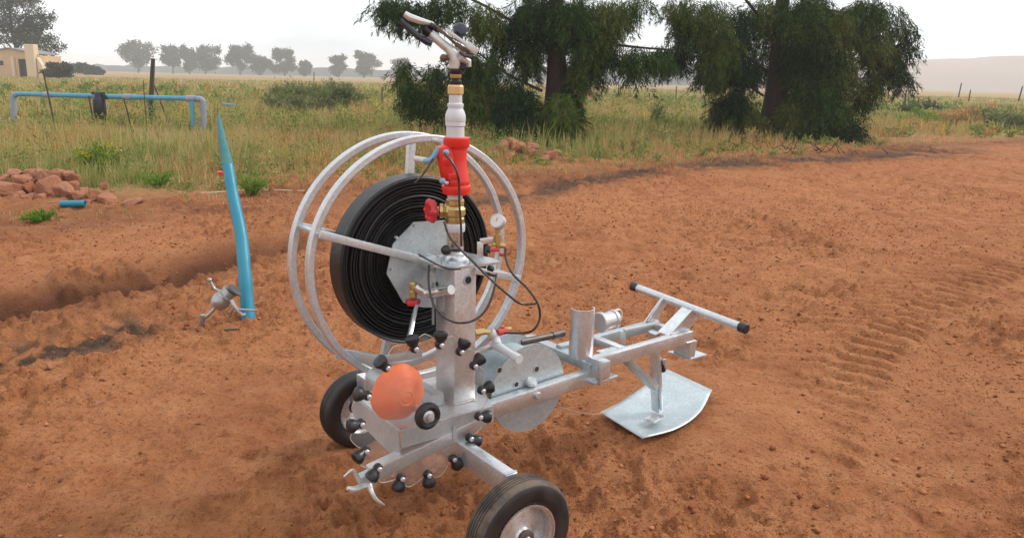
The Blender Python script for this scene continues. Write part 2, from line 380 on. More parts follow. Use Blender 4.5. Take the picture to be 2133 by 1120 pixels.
# ---------------------------------------------------------------- vegetation (numpy quads with a tint attribute)
def leaf_mesh(name, co_, nper, tint, m, parent=None, faces=None):
    n = len(co_)//nper
    me = bpy.data.meshes.new(name); me.vertices.add(len(co_)); me.vertices.foreach_set('co', co_.astype(np.float32).ravel())
    base = (np.arange(n)*nper)[:, None]
    fl = [np.array(x) for x in faces]
    vi = np.concatenate([(base+x).ravel() if len({len(y) for y in faces}) == 1 else None for x in fl]) if len({len(y) for y in faces}) == 1 else None
    if vi is None:
        vi = np.concatenate([np.concatenate([base+x for x in fl], 1).ravel()])
        st = np.concatenate([[0], np.cumsum([len(x) for x in fl])[:-1]]); tot = sum(len(x) for x in fl)
        ls = (np.arange(n)[:, None]*tot+st).ravel()
    else:
        ls = np.arange(len(vi)//len(fl[0]))*len(fl[0])
    me.loops.add(len(vi)); me.loops.foreach_set('vertex_index', vi.astype(np.int32))
    me.polygons.add(len(ls)); me.polygons.foreach_set('loop_start', ls.astype(np.int32))
    me.update(calc_edges=True)
    a = me.attributes.new('tint', 'FLOAT', 'POINT'); a.data.foreach_set('value', np.repeat(tint, nper).astype(np.float32))
    me.materials.append(m); o = bpy.data.objects.new(name, me); COL.objects.link(o); o.parent = parent
    return o
def unit(v_): return v_/np.maximum(np.linalg.norm(v_, axis=-1, keepdims=True), 1e-9)
def leaves(pos, d, ln, wd, tint):          # a pointed leaf: 4 verts, one quad (kite)
    r = unit(np.cross(d, rng.normal(size=d.shape))); d = unit(d)
    ln = ln[:, None]; wd = wd[:, None]
    return np.stack([pos, pos+d*ln*.45+r*wd*.5, pos+d*ln, pos+d*ln*.45-r*wd*.5], 1).reshape(-1, 3)
def blades(x, y, z, h, wd, tint, lean=.35):
    n = len(x); a = rng.uniform(0, tau, n); b = rng.uniform(0, tau, n); le = h*lean*rng.uniform(.1, 1.3, n)
    dx, dy = np.cos(a)*wd/2, np.sin(a)*wd/2; lx, ly = np.cos(b)*le, np.sin(b)*le
    p = np.stack([np.stack([x-dx, y-dy, z-.01+0*h], -1), np.stack([x+dx, y+dy, z-.01+0*h], -1),
                  np.stack([x+dx*.7+lx*.4, y+dy*.7+ly*.4, z+h*.6], -1), np.stack([x-dx*.7+lx*.4, y-dy*.7+ly*.4, z+h*.6], -1),
                  np.stack([x+lx, y+ly, z+h], -1)], 1).reshape(-1, 3)
    return p
BF = [(0, 1, 2, 3), (3, 2, 4)]
def field_grass():
    n = 330000
    r = np.exp(rng.uniform(np.log(9.), np.log(170.), n)); th = rng.uniform(-.68, .66, n)
    x = r*np.sin(th); y = r*np.cos(th)
    ed = y-edge_y(x)
    pat = fbm(x*.22, y*.22, 101, 3); pat2 = fbm(x*.8, y*.8, 111, 3)
    bare = np.exp(-((segdist(x, y, [(-16, 22.5), (-12, 20.5), (-8.5, 19.6), (-5, 20.5)])[0])/1.5)**2)
    heap = np.minimum(np.hypot((x+5.7)/1.6, (y-9.6)/.9), np.hypot((x-.5)/1.5, (y-16.2)/1.0)); bare = np.maximum(bare, (heap < 1.)*1.2)
    thin = np.clip(sstep(-1.0, 1.6, ed)+.04, 0, 1)*np.clip(1-.9*bare, 0, 1)*(.3+.9*sstep(.35, .6, pat2))
    dens = np.where(ed < -1.2, 0, thin)
    # sheltered ground under the two big trees keeps short grass
    keep = rng.uniform(0, 1, n) < dens
    x, y, r, ed, pat, pat2 = [q[keep] for q in (x, y, r, ed, pat, pat2)]
    n = len(x)
    # gather blades into tufts
    cell = .28*np.maximum(1, r/18); jx = np.round(x/cell)*cell; jy = np.round(y/cell)*cell
    k = rng.uniform(0, .75, n); hx = _h((jx*100).astype(np.int64), (jy*100).astype(np.int64), 5); x += (jx-x+(hx-.5)*cell)*k; y += (jy-y+(_h((jy*100).astype(np.int64), (jx*100).astype(np.int64), 9)-.5)*cell)*k
    bare2 = np.exp(-((segdist(x, y, [(-16, 22), (-12, 20.5), (-8.5, 19.6), (-5, 20.5)])[0])/2.2)**2)
    hgt = (.06+.32*sstep(.3, 4.5, ed))*(1-.6*bare2)*(.55+.9*pat2)*(.5+hx*.9)*rng.uniform(.5, 1.25, n)*(1-.35*sstep(25, 60, r))
    wd = np.clip(.0011*r, .007, .16)*rng.uniform(.5, 1.3, n)
    tint = np.clip(.17+pat*.72+.12*(1-sstep(2, 9, ed))+(hx-.5)*.25+rng.normal(0, .13, n)-.06, 0, .93)
    green = sstep(.52, .68, fbm(x*.16+7, y*.3, 121, 3)); tint = np.clip(tint-green*.30, 0, .93)
    yel = (fbm(x*.5, y*.5, 131, 2) > .60) & (rng.uniform(0, 1, n) < .07); tint = np.where(yel, 1., tint)
    z = height(x, y)
    o = leaf_mesh('meadow_grass', blades(x, y, z, hgt, wd, tint), 5, tint, GRASS, faces=BF)
    kind(o, 'stuff'); o['label'] = 'mixed green, straw and rust coloured grass of the field'; o['category'] = 'grass'
field_grass()
def forbs():          # low leafy weeds mixed through the grass
    n = 5200; r = np.exp(rng.uniform(np.log(9.5), np.log(75.), n)); th = rng.uniform(-.68, .66, n); x = r*np.sin(th); y = r*np.cos(th); ed = y-edge_y(x)
    keep = (ed > rng.uniform(-.6, 1.2, n)) & (fbm(x*.3, y*.3, 141, 3) > .44) & (np.hypot(x+5.7, y-9.6) > 1.5) & (segdist(x, y, [(-16, 22.5), (-12, 20.5), (-8.5, 19.6), (-5, 20.5)])[0] > 1.3)
    x, y, r, ed = x[keep], y[keep], r[keep], ed[keep]; n = len(x); z = height(x, y)
    sz = (.10+.22*sstep(.5, 5, ed))*rng.uniform(.5, 1.5, n); t0 = rng.choice([.05, .15, .25, .4, .7, .85], n, p=[.2, .25, .25, .15, .1, .05])
    k = np.repeat(np.arange(n), 34); m_ = len(k); pz = rng.uniform(.05, 1, m_)
    pos = np.stack([x[k]+rng.normal(0, .45, m_)*sz[k]*(1.2-.5*pz), y[k]+rng.normal(0, .45, m_)*sz[k], z[k]+pz*sz[k]*1.25], -1)
    d = unit(rng.normal(size=(m_, 3))+np.array([0, 0, .7])); wd = np.clip(.0016*r[k], .018, .12)
    o = leaf_mesh('meadow_weeds', leaves(pos, d, wd*3.2*rng.uniform(.5, 1.4, m_), wd*rng.uniform(.6, 1.3, m_), np.clip(t0[k]+rng.normal(0, .07, m_), 0, .93)), 4, np.clip(t0[k]+rng.normal(0, .07, m_), 0, .93), GRASS, faces=[(0, 1, 2, 3)])
    kind(o, 'stuff'); o['label'] = 'low leafy weeds mixed through the meadow grass'; o['category'] = 'weeds'
forbs()

def plant(name, px, label, cat, h, spread, n, m, tr=(0, 1), group=None, leafl=.09, leafw=.018, droop=0, stem=True, flower=0):
    x0, y0 = px; z0 = float(height(np.array([x0]), np.array([y0]))[0])
    e = empty(name, (x0, y0, z0)); tag(e, label, cat, group)
    st = 26; a = rng.uniform(0, tau, st); rad = spread*np.sqrt(rng.uniform(0, 1, st)); top = np.stack([np.cos(a)*rad, np.sin(a)*rad, h*rng.uniform(.55, 1., st)*(1-.35*(rad/spread)**2)], -1)
    k = rng.integers(0, st, n); t = rng.uniform(.12, 1, n)[:, None]
    pos = top[k]*t*np.array([1, 1, 1])+rng.normal(0, 1, (n, 3))*spread*.10*np.array([1, 1, .7])
    pos[:, 2] = np.abs(pos[:, 2]); d = unit(rng.normal(size=(n, 3))+np.array([0, 0, .9-droop]))
    ti = rng.uniform(tr[0], tr[1], n)
    if flower: ti = np.where(rng.uniform(0, 1, n) < flower, 1., ti*.75)
    leaf_mesh('foliage', leaves(pos, d, leafl*rng.uniform(.5, 1.4, n), leafw*rng.uniform(.6, 1.4, n), ti), 4, ti, m, e, [(0, 1, 2, 3)])
    bm = NB()
    for q in range(0, st, 2): tube(bm, [(0, 0, -.02), tuple(top[q]*.5+np.array([0, 0, .05*h])), tuple(top[q])], [.012*h+.002, .007*h+.001, .002], 5)
    mesh_obj('stem', bm, WOODD, e)
    return e
plant('wide_bush', xy((-8.53, 33.00, 0.05)), 'widest grey-green thicket in the meadow left of the sprinkler', 'bush', 1.15, 1.9, 11000, BUSH, (0, .9), leafl=.20, leafw=.03)
plant('tall_bush', xy((-7.69, 35.00, -0.01)), 'taller pointed bush beside the wide thicket', 'bush', 1.45, 1.2, 7000, BUSH, (0, .7), leafl=.20, leafw=.03)
plant('green_bush', xy((-8.11, 29.00, 0.06)), 'low green bush at the left end of the wide thicket', 'bush', .95, 1.0, 4500, BUSH, (.2, 1), leafl=.14, leafw=.045)
plant('flowering_weed', xy((-6.40, 12.20, -0.29)), 'green weed with yellow flowers behind the left rock heap', 'weed', .62, .38, 2600, WEED, leafl=.07, leafw=.014, flower=.12)
plant('green_tuft', xy((-5.04, 8.33, 0.00)), 'small bright green tuft on bare soil in front of the rocks', 'weed', .10, .22, 700, WEED, (0, .7), leafl=.06, leafw=.012)
plant('green_weed', xy((-4.90, 10.90, -0.10)), 'pale green weed right of the left rock heap', 'weed', .2, .35, 900, WEED, (.3, .8), leafl=.06, leafw=.012)
plant('leafy_weed', xy((-3.48, 10.50, -0.06)), 'leafy green weed just right of the leaning turquoise pipe', 'weed', .32, .28, 900, WEED, (.2, .8), leafl=.06, leafw=.014)
plant('thin_sapling', xy((4.76, 27.00, -0.04)), 'thin upright sapling in the meadow between the big trees', 'sapling', 1.25, .28, 700, BUSH, (0, .4), leafl=.12, leafw=.03)
plant('dark_bush', xy((21.80, 44.00, 0.53)), 'dark green low bush at right beyond the second tree', 'bush', .9, 1.3, 3500, BUSH, (0, .35), leafl=.16, leafw=.06)
plant('yellow_bush', xy((16.37, 33.00, -0.03)), 'yellow-green shrub in the rusty grass at far right', 'bush', .75, .9, 3000, WEED, (.4, .8), leafl=.14, leafw=.05)
plant('rust_bush', xy((18.48, 34.00, -0.04)), 'rust-brown twiggy shrub right of the yellow-green one', 'bush', .8, 1.7, 4500, GRASS, (.55, .9), leafl=.16, leafw=.04)
plant('round_bush', xy((20.02, 33.00, -0.08)), 'grey-green shrub at the right edge of the photo', 'bush', .9, 1.4, 4500, BUSH, (.3, 1), leafl=.16, leafw=.05)

def limb(bm, pts, r0, r1, n=9):
    q = spline(pts, 6); k = len(q)
    tube(bm, q, [r0+(r1-r0)*i/(k-1) for i in range(k)], n)
def clumps(specs, leafn, ll, lw, hang, tr=(.0, 1)):
    P = []; D = []; T = []; Ln = []
    for (c, rad, nc) in specs:
        c = np.array(c); rad = np.array(rad); v_ = unit(rng.normal(size=(nc, 3)))*rng.uniform(.25, 1, (nc, 1))**.6
        cc = c+v_*rad; tn = np.clip(rng.uniform(tr[0], tr[1])*.75+rng.uniform(0, .45, nc)-.05, 0, 1); ln = rng.uniform(.6, 1.3, nc)
        k = np.repeat(np.arange(nc), leafn); t = rng.uniform(0, 1, (len(k), 1))
        # every clump is a drooping spray
        dr = unit(np.stack([rng.normal(0, .35, nc), rng.normal(0, .35, nc), -np.ones(nc)*hang-(1-hang)*rng.uniform(-1, 1, nc)], -1)+v_*.25)
        sp = hang*.55+.16
        pos = cc[k]+dr[k]*t*ln[k][:, None]*sp+rng.normal(0, 1, (len(k), 3))*(.030+.11*(1-hang))*(1.2-t*.8)*specs_scale
        P.append(pos); D.append(dr[k]*hang+rng.normal(0, .22+.75*(1-hang), (len(k), 3))); T.append(np.clip(tn[k]+rng.normal(0, .12, len(k)), 0, 1))
    P = np.concatenate(P); D = unit(np.concatenate(D)); T = np.concatenate(T); n = len(P)
    return leaves(P, D, ll*rng.uniform(.5, 1.4, n), lw*rng.uniform(.5, 1.3, n), T), T
specs_scale = 1.
# first weeping tree (behind the machine)
def blob(p, rx, ry, rz, n): return (p, (rx, ry, rz), n)
def big_tree(name, base, label, limbs, blobs, th=9.0, r0=.30, leafn=44):
    bz = float(height(np.array([base[0]]), np.array([base[1]]))[0])-.1
    e = empty(name, (base[0], base[1], bz)); tag(e, label, 'tree')
    off = V((base[0], base[1], bz))
    bm = NB(); limb(bm, [(0, 0, 0), (.05, 0, 1.6), (-.03, 0, 3.6), (0, 0, th)], r0*1.25, .08, 14)
    for i in range(6):
        a = i*1.1; limb(bm, [(0, 0, .45), (cos(a)*r0*1.1, sin(a)*r0*1.1, .15), (cos(a)*r0*2.1, sin(a)*r0*2.1, -.05)], r0*.4, .04, 8)
    for L_ in limbs: limb(bm, [V(q)-off for q in L_[0]], L_[1]*.6, L_[2]*.6)
    mesh_obj('trunk', bm, BARK, e, True, 60)
    co_, T = clumps([((b[0][0]-off.x, b[0][1]-off.y, b[0][2]-off.z), tuple(q*.84 for q in b[1]), int(b[2]*(.8 if b[0][2] > 4.6 else 2.5))) for b in blobs], leafn, .15, .021, .85)
    leaf_mesh('crown', co_, 4, T, LEAF, e, [(0, 1, 2, 3)])
    return e
A = 20.0
blobs1 = [
 blob((-2.77, 20.50, 3.31), .50, .7, .28, 34), blob((-3.30, 20.50, 3.36), .42, .5, .18, 16), blob((-2.18, 20.00, 3.17), .3, .5, .3, 16), blob((-1.60, 20.00, 3.40), .6, .7, .22, 24), blob((-0.79, 20.00, 3.09), .45, .7, .45, 34), blob((-0.21, 20.40, 2.68), .45, .7, .55, 40),
 blob((-1.37, 20.00, 2.18), .36, .6, .4, 26), blob((-0.78, 20.00, 1.97), .45, .6, .45, 36),
 blob((-2.83, 20.60, 1.82), .17, .3, .28, 16), blob((-2.59, 20.60, 1.35), .28, .4, .3, 24), blob((-2.23, 20.40, 1.01), .32, .4, .35, 30), blob((-2.05, 20.40, 1.72), .25, .4, .3, 20),
 blob((-1.73, 20.20, 0.61), .4, .5, .4, 40), blob((-1.12, 20.00, 1.28), .5, .8, .6, 80), blob((-0.87, 19.80, 0.59), .55, .8, .55, 85), blob((-0.05, 19.70, 1.19), .55, .9, .6, 85),
 blob((0.19, 19.40, 0.47), .7, .9, .5, 110), blob((1.05, 19.40, 0.77), .45, .8, .7, 90), blob((1.26, 20.20, 1.09), .4, .7, .5, 50),
 blob((0.49, 20.60, 3.28), .8, 1.1, .6, 90), blob((1.40, 20.00, 3.14), .7, 1.1, .55, 85), blob((0.34, 20.70, 2.36), .4, .9, .5, 40), blob((1.80, 20.20, 2.49), .45, .8, .5, 50), blob((1.51, 20.80, 1.92), .3, .6, .4, 26),
 blob((2.23, 20.20, 3.28), .6, .9, .4, 50), blob((2.02, 20.20, 2.83), .4, .6, .4, 30), blob((2.22, 20.20, 2.38), .35, .5, .25, 20), blob((2.87, 20.20, 2.31), .45, .4, .20, 24), blob((3.53, 20.30, 2.36), .4, .4, .2, 20), blob((2.95, 20.40, 3.54), .45, .6, .15, 14),
 blob((1.58, 20.00, 1.79), .16, .2, .25, 7), blob((2.04, 20.00, 1.92), .16, .2, .25, 6), blob((2.95, 20.20, 2.00), .12, .2, .2, 5),
 blob((1.3, 20.5, 5.2), 2.6, 2.4, 1.2, 330), blob((1.3, 20.5, 7.2), 1.9, 1.8, 1.5, 200), blob((1.3, 20.6, 9.0), 1.0, 1.0, 1.0, 60), blob((1.2, 22.0, 3.2), 1.8, .8, 1.0, 60)]
limbs1 = [([(0.85, 20.40, 2.82), (1.87, 20.30, 2.55), (2.86, 20.20, 2.42), (3.95, 20.30, 2.37)], .09, .03),
 ([(0.69, 20.40, 2.47), (-0.22, 20.30, 3.01), (-1.40, 20.30, 3.55), (-2.71, 20.50, 3.87)], .08, .03),
 ([(0.66, 20.40, 1.31), (-0.31, 20.20, 1.75), (-1.14, 20.10, 2.31), (-2.08, 20.10, 2.74)], .06, .02),
 ([(0.80, 20.30, 0.84), (-0.40, 20.00, 0.83), (-1.61, 20.20, 1.03), (-2.74, 20.60, 1.94)], .06, .02),
 ([(1.15, 20.5, 4), (1.9, 20, 5), (2.8, 19.8, 5.6)], .09, .03), ([(1.15, 20.5, 4.6), (.3, 21, 5.6), (-.6, 21, 6.2)], .09, .03)]
big_tree('weeping_tree', (float((0.98, 20.60, 0.17)[0]), 20.6), 'dark weeping tree directly behind the sprinkler head, low skirt of foliage', limbs1, blobs1, 9.5, .30)
D2 = 23.5
blobs2 = [
 blob((4.64, 23.60, 3.74), .5, .8, .5, 40), blob((4.89, 23.60, 3.09), .5, .8, .5, 40), blob((4.63, 23.80, 2.50), .45, .6, .25, 26), blob((4.29, 23.80, 2.36), .3, .5, .2, 14),
 blob((5.44, 23.40, 3.35), .6, 1., .8, 80), blob((5.76, 23.30, 2.44), .6, .9, .7, 90), blob((5.52, 23.30, 2.04), .35, .7, .35, 36), blob((6.33, 23.60, 3.12), .45, .8, .8, 60), blob((6.43, 23.40, 2.06), .5, .8, .35, 60),
 blob((6.25, 23.20, 1.19), .55, .8, .4, 66), blob((6.61, 23.10, 0.73), .6, .8, .4, 66), blob((6.00, 23.20, 0.92), .35, .6, .35, 30),
 blob((8.06, 23.20, 3.52), .9, 1.1, .8, 150), blob((8.43, 23.20, 2.63), .85, 1.1, .8, 160), blob((8.77, 23.20, 3.15), .8, 1., .8, 110), blob((8.49, 23.10, 1.71), .75, 1., .6, 120), blob((9.13, 23.30, 2.12), .6, .9, .6, 70),
 blob((8.76, 22.90, 1.05), .75, .9, .6, 120), blob((9.23, 22.70, 0.47), .65, .8, .35, 80), blob((8.39, 22.80, 0.45), .45, .7, .4, 50), blob((7.89, 23.10, 0.96), .3, .6, .4, 24), blob((7.85, 23.40, 2.36), .3, .6, .5, 26),
 blob((9.73, 23.40, 3.70), .7, .9, .6, 74), blob((10.10, 23.40, 2.93), .6, .8, .5, 56), blob((10.60, 23.50, 3.60), .35, .6, .45, 18), blob((11.02, 23.60, 2.83), .4, .5, .35, 18), blob((10.55, 23.50, 2.42), .5, .6, .35, 34), blob((10.21, 23.50, 1.88), .35, .5, .35, 24),
 blob((11.12, 23.50, 3.29), .25, .3, .2, 9), blob((11.22, 23.60, 1.90), .22, .3, .18, 8), blob((10.03, 23.40, 1.34), .25, .4, .3, 12), blob((10.96, 23.60, 2.10), .3, .4, .2, 9),
 blob((7.02, 23.80, 3.68), .5, .8, .5, 40), blob((7.34, 24.30, 2.64), .4, .5, .8, 26),
 blob((8.6, 23.8, 5.4), 3.2, 2.6, 1.1, 360), blob((8.6, 23.8, 7.4), 2.4, 2.2, 1.5, 240), blob((8.6, 23.8, 9.4), 1.2, 1.2, 1.2, 70), blob((8.4, 25.6, 3.4), 2.2, .8, 1.2, 70)]
limbs2 = [([(7.32, 23.80, 1.95), (6.39, 23.60, 2.46), (5.23, 23.50, 2.83), (4.47, 23.70, 2.56)], .09, .03),
 ([(7.21, 23.80, 3.16), (6.69, 23.60, 3.65), (5.94, 23.60, 4.41)], .10, .05), ([(7.25, 23.80, 1.27), (6.60, 23.60, 1.60), (5.83, 23.30, 1.65)], .06, .02),
 ([(7.32, 23.80, 3.42), (8.42, 23.50, 3.68), (9.76, 23.40, 3.45), (11.25, 23.50, 2.83)], .09, .02), ([(7.51, 23.80, 2.23), (8.55, 23.50, 2.51), (9.91, 23.40, 2.27), (11.45, 23.60, 1.77)], .07, .015)]
big_tree('weeping_tree', (float((7.57, 23.80, 0.16)[0]), 23.8), 'broader dark weeping tree right of the one behind the sprinkler', limbs2, blobs2, 10, .34)

# far trees, each its own crown and trunk
def far_tree(name, c, w_, h_, label, group, lf=.5, n=26, lobes=9, hang=.1, cat='tree'):
    global specs_scale
    x0, y0 = c; e = empty(name, (x0, y0, 0)); tag(e, label, cat, group)
    bm = NB(); limb(bm, [(0, 0, -.2), (w_*.02, 0, h_*.3), (-w_*.03, 0, h_*.8)], h_*.03, h_*.008, 7)
    sp = []; hr = random.Random(int(x0*7+y0))
    for i in range(lobes):
        a = hr.uniform(0, tau); rr = hr.uniform(.1, .36)*w_; z = h_*hr.uniform(.22, .84)
        rr *= 1.2-.6*abs(z/h_-.5)*2*.8
        p = (cos(a)*rr, sin(a)*rr, z); sp.append((p, (w_*hr.uniform(.12, .22), w_*.18, h_*hr.uniform(.09, .16)), n))
        limb(bm, [(0, 0, h_*.25), (p[0]*.5, p[1]*.5, (z+h_*.25)/2), p], h_*.012, h_*.003, 5)
    mesh_obj('trunk', bm, BARK, e)
    specs_scale = h_*.35
    co_, T = clumps(sp, 14, lf, lf*.7, hang); specs_scale = 1.
    leaf_mesh('crown', co_, 4, T, EUC, e, [(0, 1, 2, 3)]); return e
DF = 470.0; PM = DF/1650
for (px, top, w_, lab) in [(300, 80, 78, 'widest hazy tree at the left of the distant row'), (370, 94, 42, 'narrow hazy tree second from the left in the distant row'), (404, 88, 28, 'slim tall-topped hazy tree close left of a broad one in the distant row'), (436, 93, 78, 'broad dense hazy tree right of the slim tall-topped one in the distant row'),
    (506, 89, 62, 'round hazy tree, left one of the touching pair above the turquoise pipe'), (547, 103, 48, 'lower hazy tree, right one of the touching pair above the turquoise pipe'), (597, 95, 52, 'hazy tree standing alone right of the touching pair'), (638, 118, 26, 'smallest hazy tree of the distant row'),
    (706, 107, 38, 'narrow hazy tree left of the last broad one in the distant row'), (757, 97, 62, 'broad domed hazy tree right of a narrow one, left of the sprinkler'), (832, 110, 42, 'faint hazy tree just behind the drooping branch of the first weeping tree')]:
    x0 = DF*(px-1066)/1650; far_tree('distant_tree', (x0*1.0, DF), w_*PM, (150-top+2)*PM+.0, lab, 'hazy trees along the horizon', 1.1, 30, 13)
for px, w_, h_, lab in ((175, 70, 24, 'low dark hedge bush right of the farmhouse'), (215, 55, 18, 'lower faint bush at the right end of the hedge by the farmhouse')):
    far_tree('hedge_bush', (220*(px-1066)/1650, 220.), w_*220/1650, h_*220/1650, lab, 'bushes beside the farmhouse', .6, 30, 9, cat='bush')
# big eucalyptus above the farmhouse
def gum(D, cx, label, lobes):
    lobes = [(a, b, c, d, int(n_*1.7)) for a, b, c, d, n_ in lobes]; e = empty('gum_tree', (D*(cx-1066)/1650, D, 0)); tag(e, label, 'tree'); global specs_scale
    bm = NB(); limb(bm, [(0, 0, 0), (.3, 0, 4), (-.2, 0, 9), (.3, 0, 15)], .45, .12, 9)
    sp = []
    for (px, py, rx, rz, n) in lobes:
        k = D/1650; p = ((px-cx)*k, random.uniform(-1.5, 1.5), 1.6+(145-py)*k); sp.append((p, (rx*k, 2.0, rz*k), n))
        limb(bm, [(0, 0, max(2, p[2]*.45)), (p[0]*.5, p[1]*.5, p[2]*.75), p], .16, .04, 6)
    mesh_obj('trunk', bm, BARK, e, True); specs_scale = 4.
    co_, T = clumps(sp, 24, .42, .2, .35); specs_scale = 1.
    leaf_mesh('crown', co_, 4, T, EUC, e, [(0, 1, 2, 3)])
gum(146., 55, 'large eucalyptus towering over the farmhouse at the left edge', [(40, 20, 38, 26, 60), (95, 20, 30, 20, 44), (60, 60, 45, 22, 76), (15, 60, 25, 20, 30), (105, 55, 26, 20, 40), (85, 85, 40, 14, 50), (135, 45, 14, 8, 10), (50, -20, 60, 25, 80), (130, 88, 18, 10, 16), (110, 108, 24, 14, 26), (0, 20, 26, 30, 34), (30, 92, 26, 8, 16), (140, 105, 12, 8, 8)])
far_tree('garden_shrub', (122*(135-1066)/1650, 122.), 4.3, 2.6, 'leafy green shrub against the right end of the farmhouse', None, .35, 40, 12, cat='shrub')

# ---------------------------------------------------------------- farmhouse
def house():
    D = 130.; k = D/1650
    def X(px): return (px-1066)*k
    x0, x1 = X(-60), X(100); e = empty('farmhouse', ((x0+x1)/2, D, 0)); tag(e, 'low ochre farmhouse with a dark doorway below the gum tree', 'house')
    cx = (x0+x1)/2; w2 = (x1-x0)/2; H = 4.15
    bm = NB(); d0, d1 = X(58)-cx, X(77)-cx
    prism(bm, [(-w2, 0, -.3), (d0, 0, -.3), (d0, 0, 2.9), (d1, 0, 2.9), (d1, 0, -.3), (w2, 0, -.3), (w2, 0, H-.5), (X(45)-cx, 0, H+.3), (-w2, 0, H-.7)], (0, .3, 0))
    box(bm, (0, 6.3, 1.7), (2*w2, .3, 3.6)); box(bm, (-w2+.15, 3.3, 1.7), (.3, 5.7, 3.6)); box(bm, (w2-.15, 3.3, 1.7), (.3, 5.7, 3.6))
    mesh_obj('wall', bm, WALLM, e)
    bm = NB()
    prism(bm, [(-w2-.3, -.35, H-.72), (X(45)-cx, -.35, H+.32), (w2-.4, -.35, H-.45), (w2-.4, -.35, H-.32), (X(45)-cx, -.35, H+.46), (-w2-.3, -.35, H-.58)], (0, 7.2, 0))
    mesh_obj('roof', bm, ROOFM, e)
    bm = NB(); box(bm, (X(89)-cx, -.2, 2.45), (X(98)-X(80), 1.3, 5.5)); 
    prism(bm, [(w2, -.5, -.3), (w2+1.0, -.5, -.3), (w2+.7, -.5, 2.0), (w2, -.5, 3.2)], (0, .9, 0)); c_ = mesh_obj('chimney', bm, PALEW, e)
    bm = NB(); box(bm, ((d0+d1)/2, .5, 1.3), (d1-d0-.02, .1, 3.1)); mesh_obj('door', bm, DARKM, e)
    bm = NB(); box(bm, (X(20)-cx, -.02, 2.2), (1.2, .1, .7)); mesh_obj('window', bm, DARKM, e)
    bm = NB(); box(bm, (X(48)-cx, -.12, 1.5), (.5, .25, 3.4)); mesh_obj('pilaster', bm, PALEW, e)
house()

# ---------------------------------------------------------------- hills
def hill(name, pts, d, depth, m, label):
    bm = NB(); rows = []
    prof = [(-depth*.6, 0), (-depth*.35, .45), (-depth*.1, .93), (0, 1), (depth*.5, .5), (depth*.6, 0)]
    for dy, kk in prof:
        rows.append([bm.verts.new((x, d+dy+40*sin(x*.01), -1+(z+1)*kk)) for x, z in pts])
    for A_, B_ in zip(rows, rows[1:]):
        for i in range(len(pts)-1): bm.faces.new((A_[i], B_[i], B_[i+1], A_[i+1])[::-1])
    bmesh.ops.recalc_face_normals(bm, faces=bm.faces)
    o = mesh_obj(name, bm, m, None, True, 80); kind(o, 'structure'); o['label'] = label; return o
HILLG = mat('hill_scrub', (.06, .07, .06), .95); L(HILLG, ramp(HILLG, noise(HILLG, .03, 5), [(.3, (.035, .045, .045)), (.7, (.09, .09, .08))]), bsdf(HILLG).inputs['Base Color'])
HILLP = mat('hill_fields', (.2, .14, .1), .95); L(HILLP, ramp(HILLP, noise(HILLP, .004, 4), [(.3, (.16, .12, .09)), (.7, (.30, .20, .15))]), bsdf(HILLP).inputs['Base Color'])
def prof(px, d): return [((x-1066)/1650*d, (165+(x-1066)*.0227-y)/1650*d*1.03+1.6) for x, y in px]
def rough(pts, a, n=6):
    o = []
    for (x0, z0), (x1, z1) in zip(pts, pts[1:]):
        for i in range(n): t = i/n; o.append((x0+(x1-x0)*t, z0+(z1-z0)*t+random.uniform(-a, a)))
    o.append(pts[-1]); return o
hill('wooded_ridge', rough(prof([(900, 155), (1000, 150), (1100, 142), (1200, 138), (1290, 136), (1400, 133), (1500, 138), (1620, 150), (1750, 168), (1800, 176)], 420), .5, 10), 420, 60, HILLG, 'grey wooded ridge in the haze between the two big trees')
hill('tree_belt', rough(prof([(-200, 138), (0, 136), (120, 133), (250, 138), (400, 141), (600, 144), (750, 147), (900, 149), (1000, 157)], 640), .7, 12), 640, 30, HILLG, 'low grey belt of trees along the left horizon')
hill('hills', rough(prof([(1300, 176), (1450, 160), (1600, 146), (1750, 137), (1900, 130), (2050, 124), (2200, 118), (2500, 110), (2900, 112)], 820), .6, 5), 820, 260, HILLP, 'pale pinkish hillside fading into haze at right')

# ---------------------------------------------------------------- rocks
def rock(c, s, seed, label, group, name='rock', m=None):
    r = random.Random(seed); bm = NB()
    for i in range(16):
        v_ = V((r.gauss(0, 1), r.gauss(0, 1), r.gauss(0, 1))).normalized(); v_ = V((max(-.72, min(.72, v_.x)), max(-.72, min(.72, v_.y)), max(-.6, min(.62, v_.z))))
        bm.verts.new((v_.x*s[0], v_.y*s[1], v_.z*s[2]))
    bmesh.ops.convex_hull(bm, input=bm.verts); bmesh.ops.delete(bm, geom=[q for q in bm.verts if not q.link_faces], context='VERTS')
    bmesh.ops.bevel(bm, geom=list(bm.edges), offset=min(s)*.07, segments=1, affect='EDGES')
    bmesh.ops.triangulate(bm, faces=bm.faces); bmesh.ops.subdivide_edges(bm, edges=bm.edges, cuts=1, use_grid_fill=True)
    for q in bm.verts: q.co += q.co.normalized()*r.gauss(0, 1)*min(s)*.03
    o = mesh_obj(name, bm, m or ROCK); o.location = c; o.rotation_euler = (r.uniform(-.4, .4), r.uniform(-.4, .4), r.uniform(0, tau))
    if label: tag(o, label, 'rock', group)
    return o
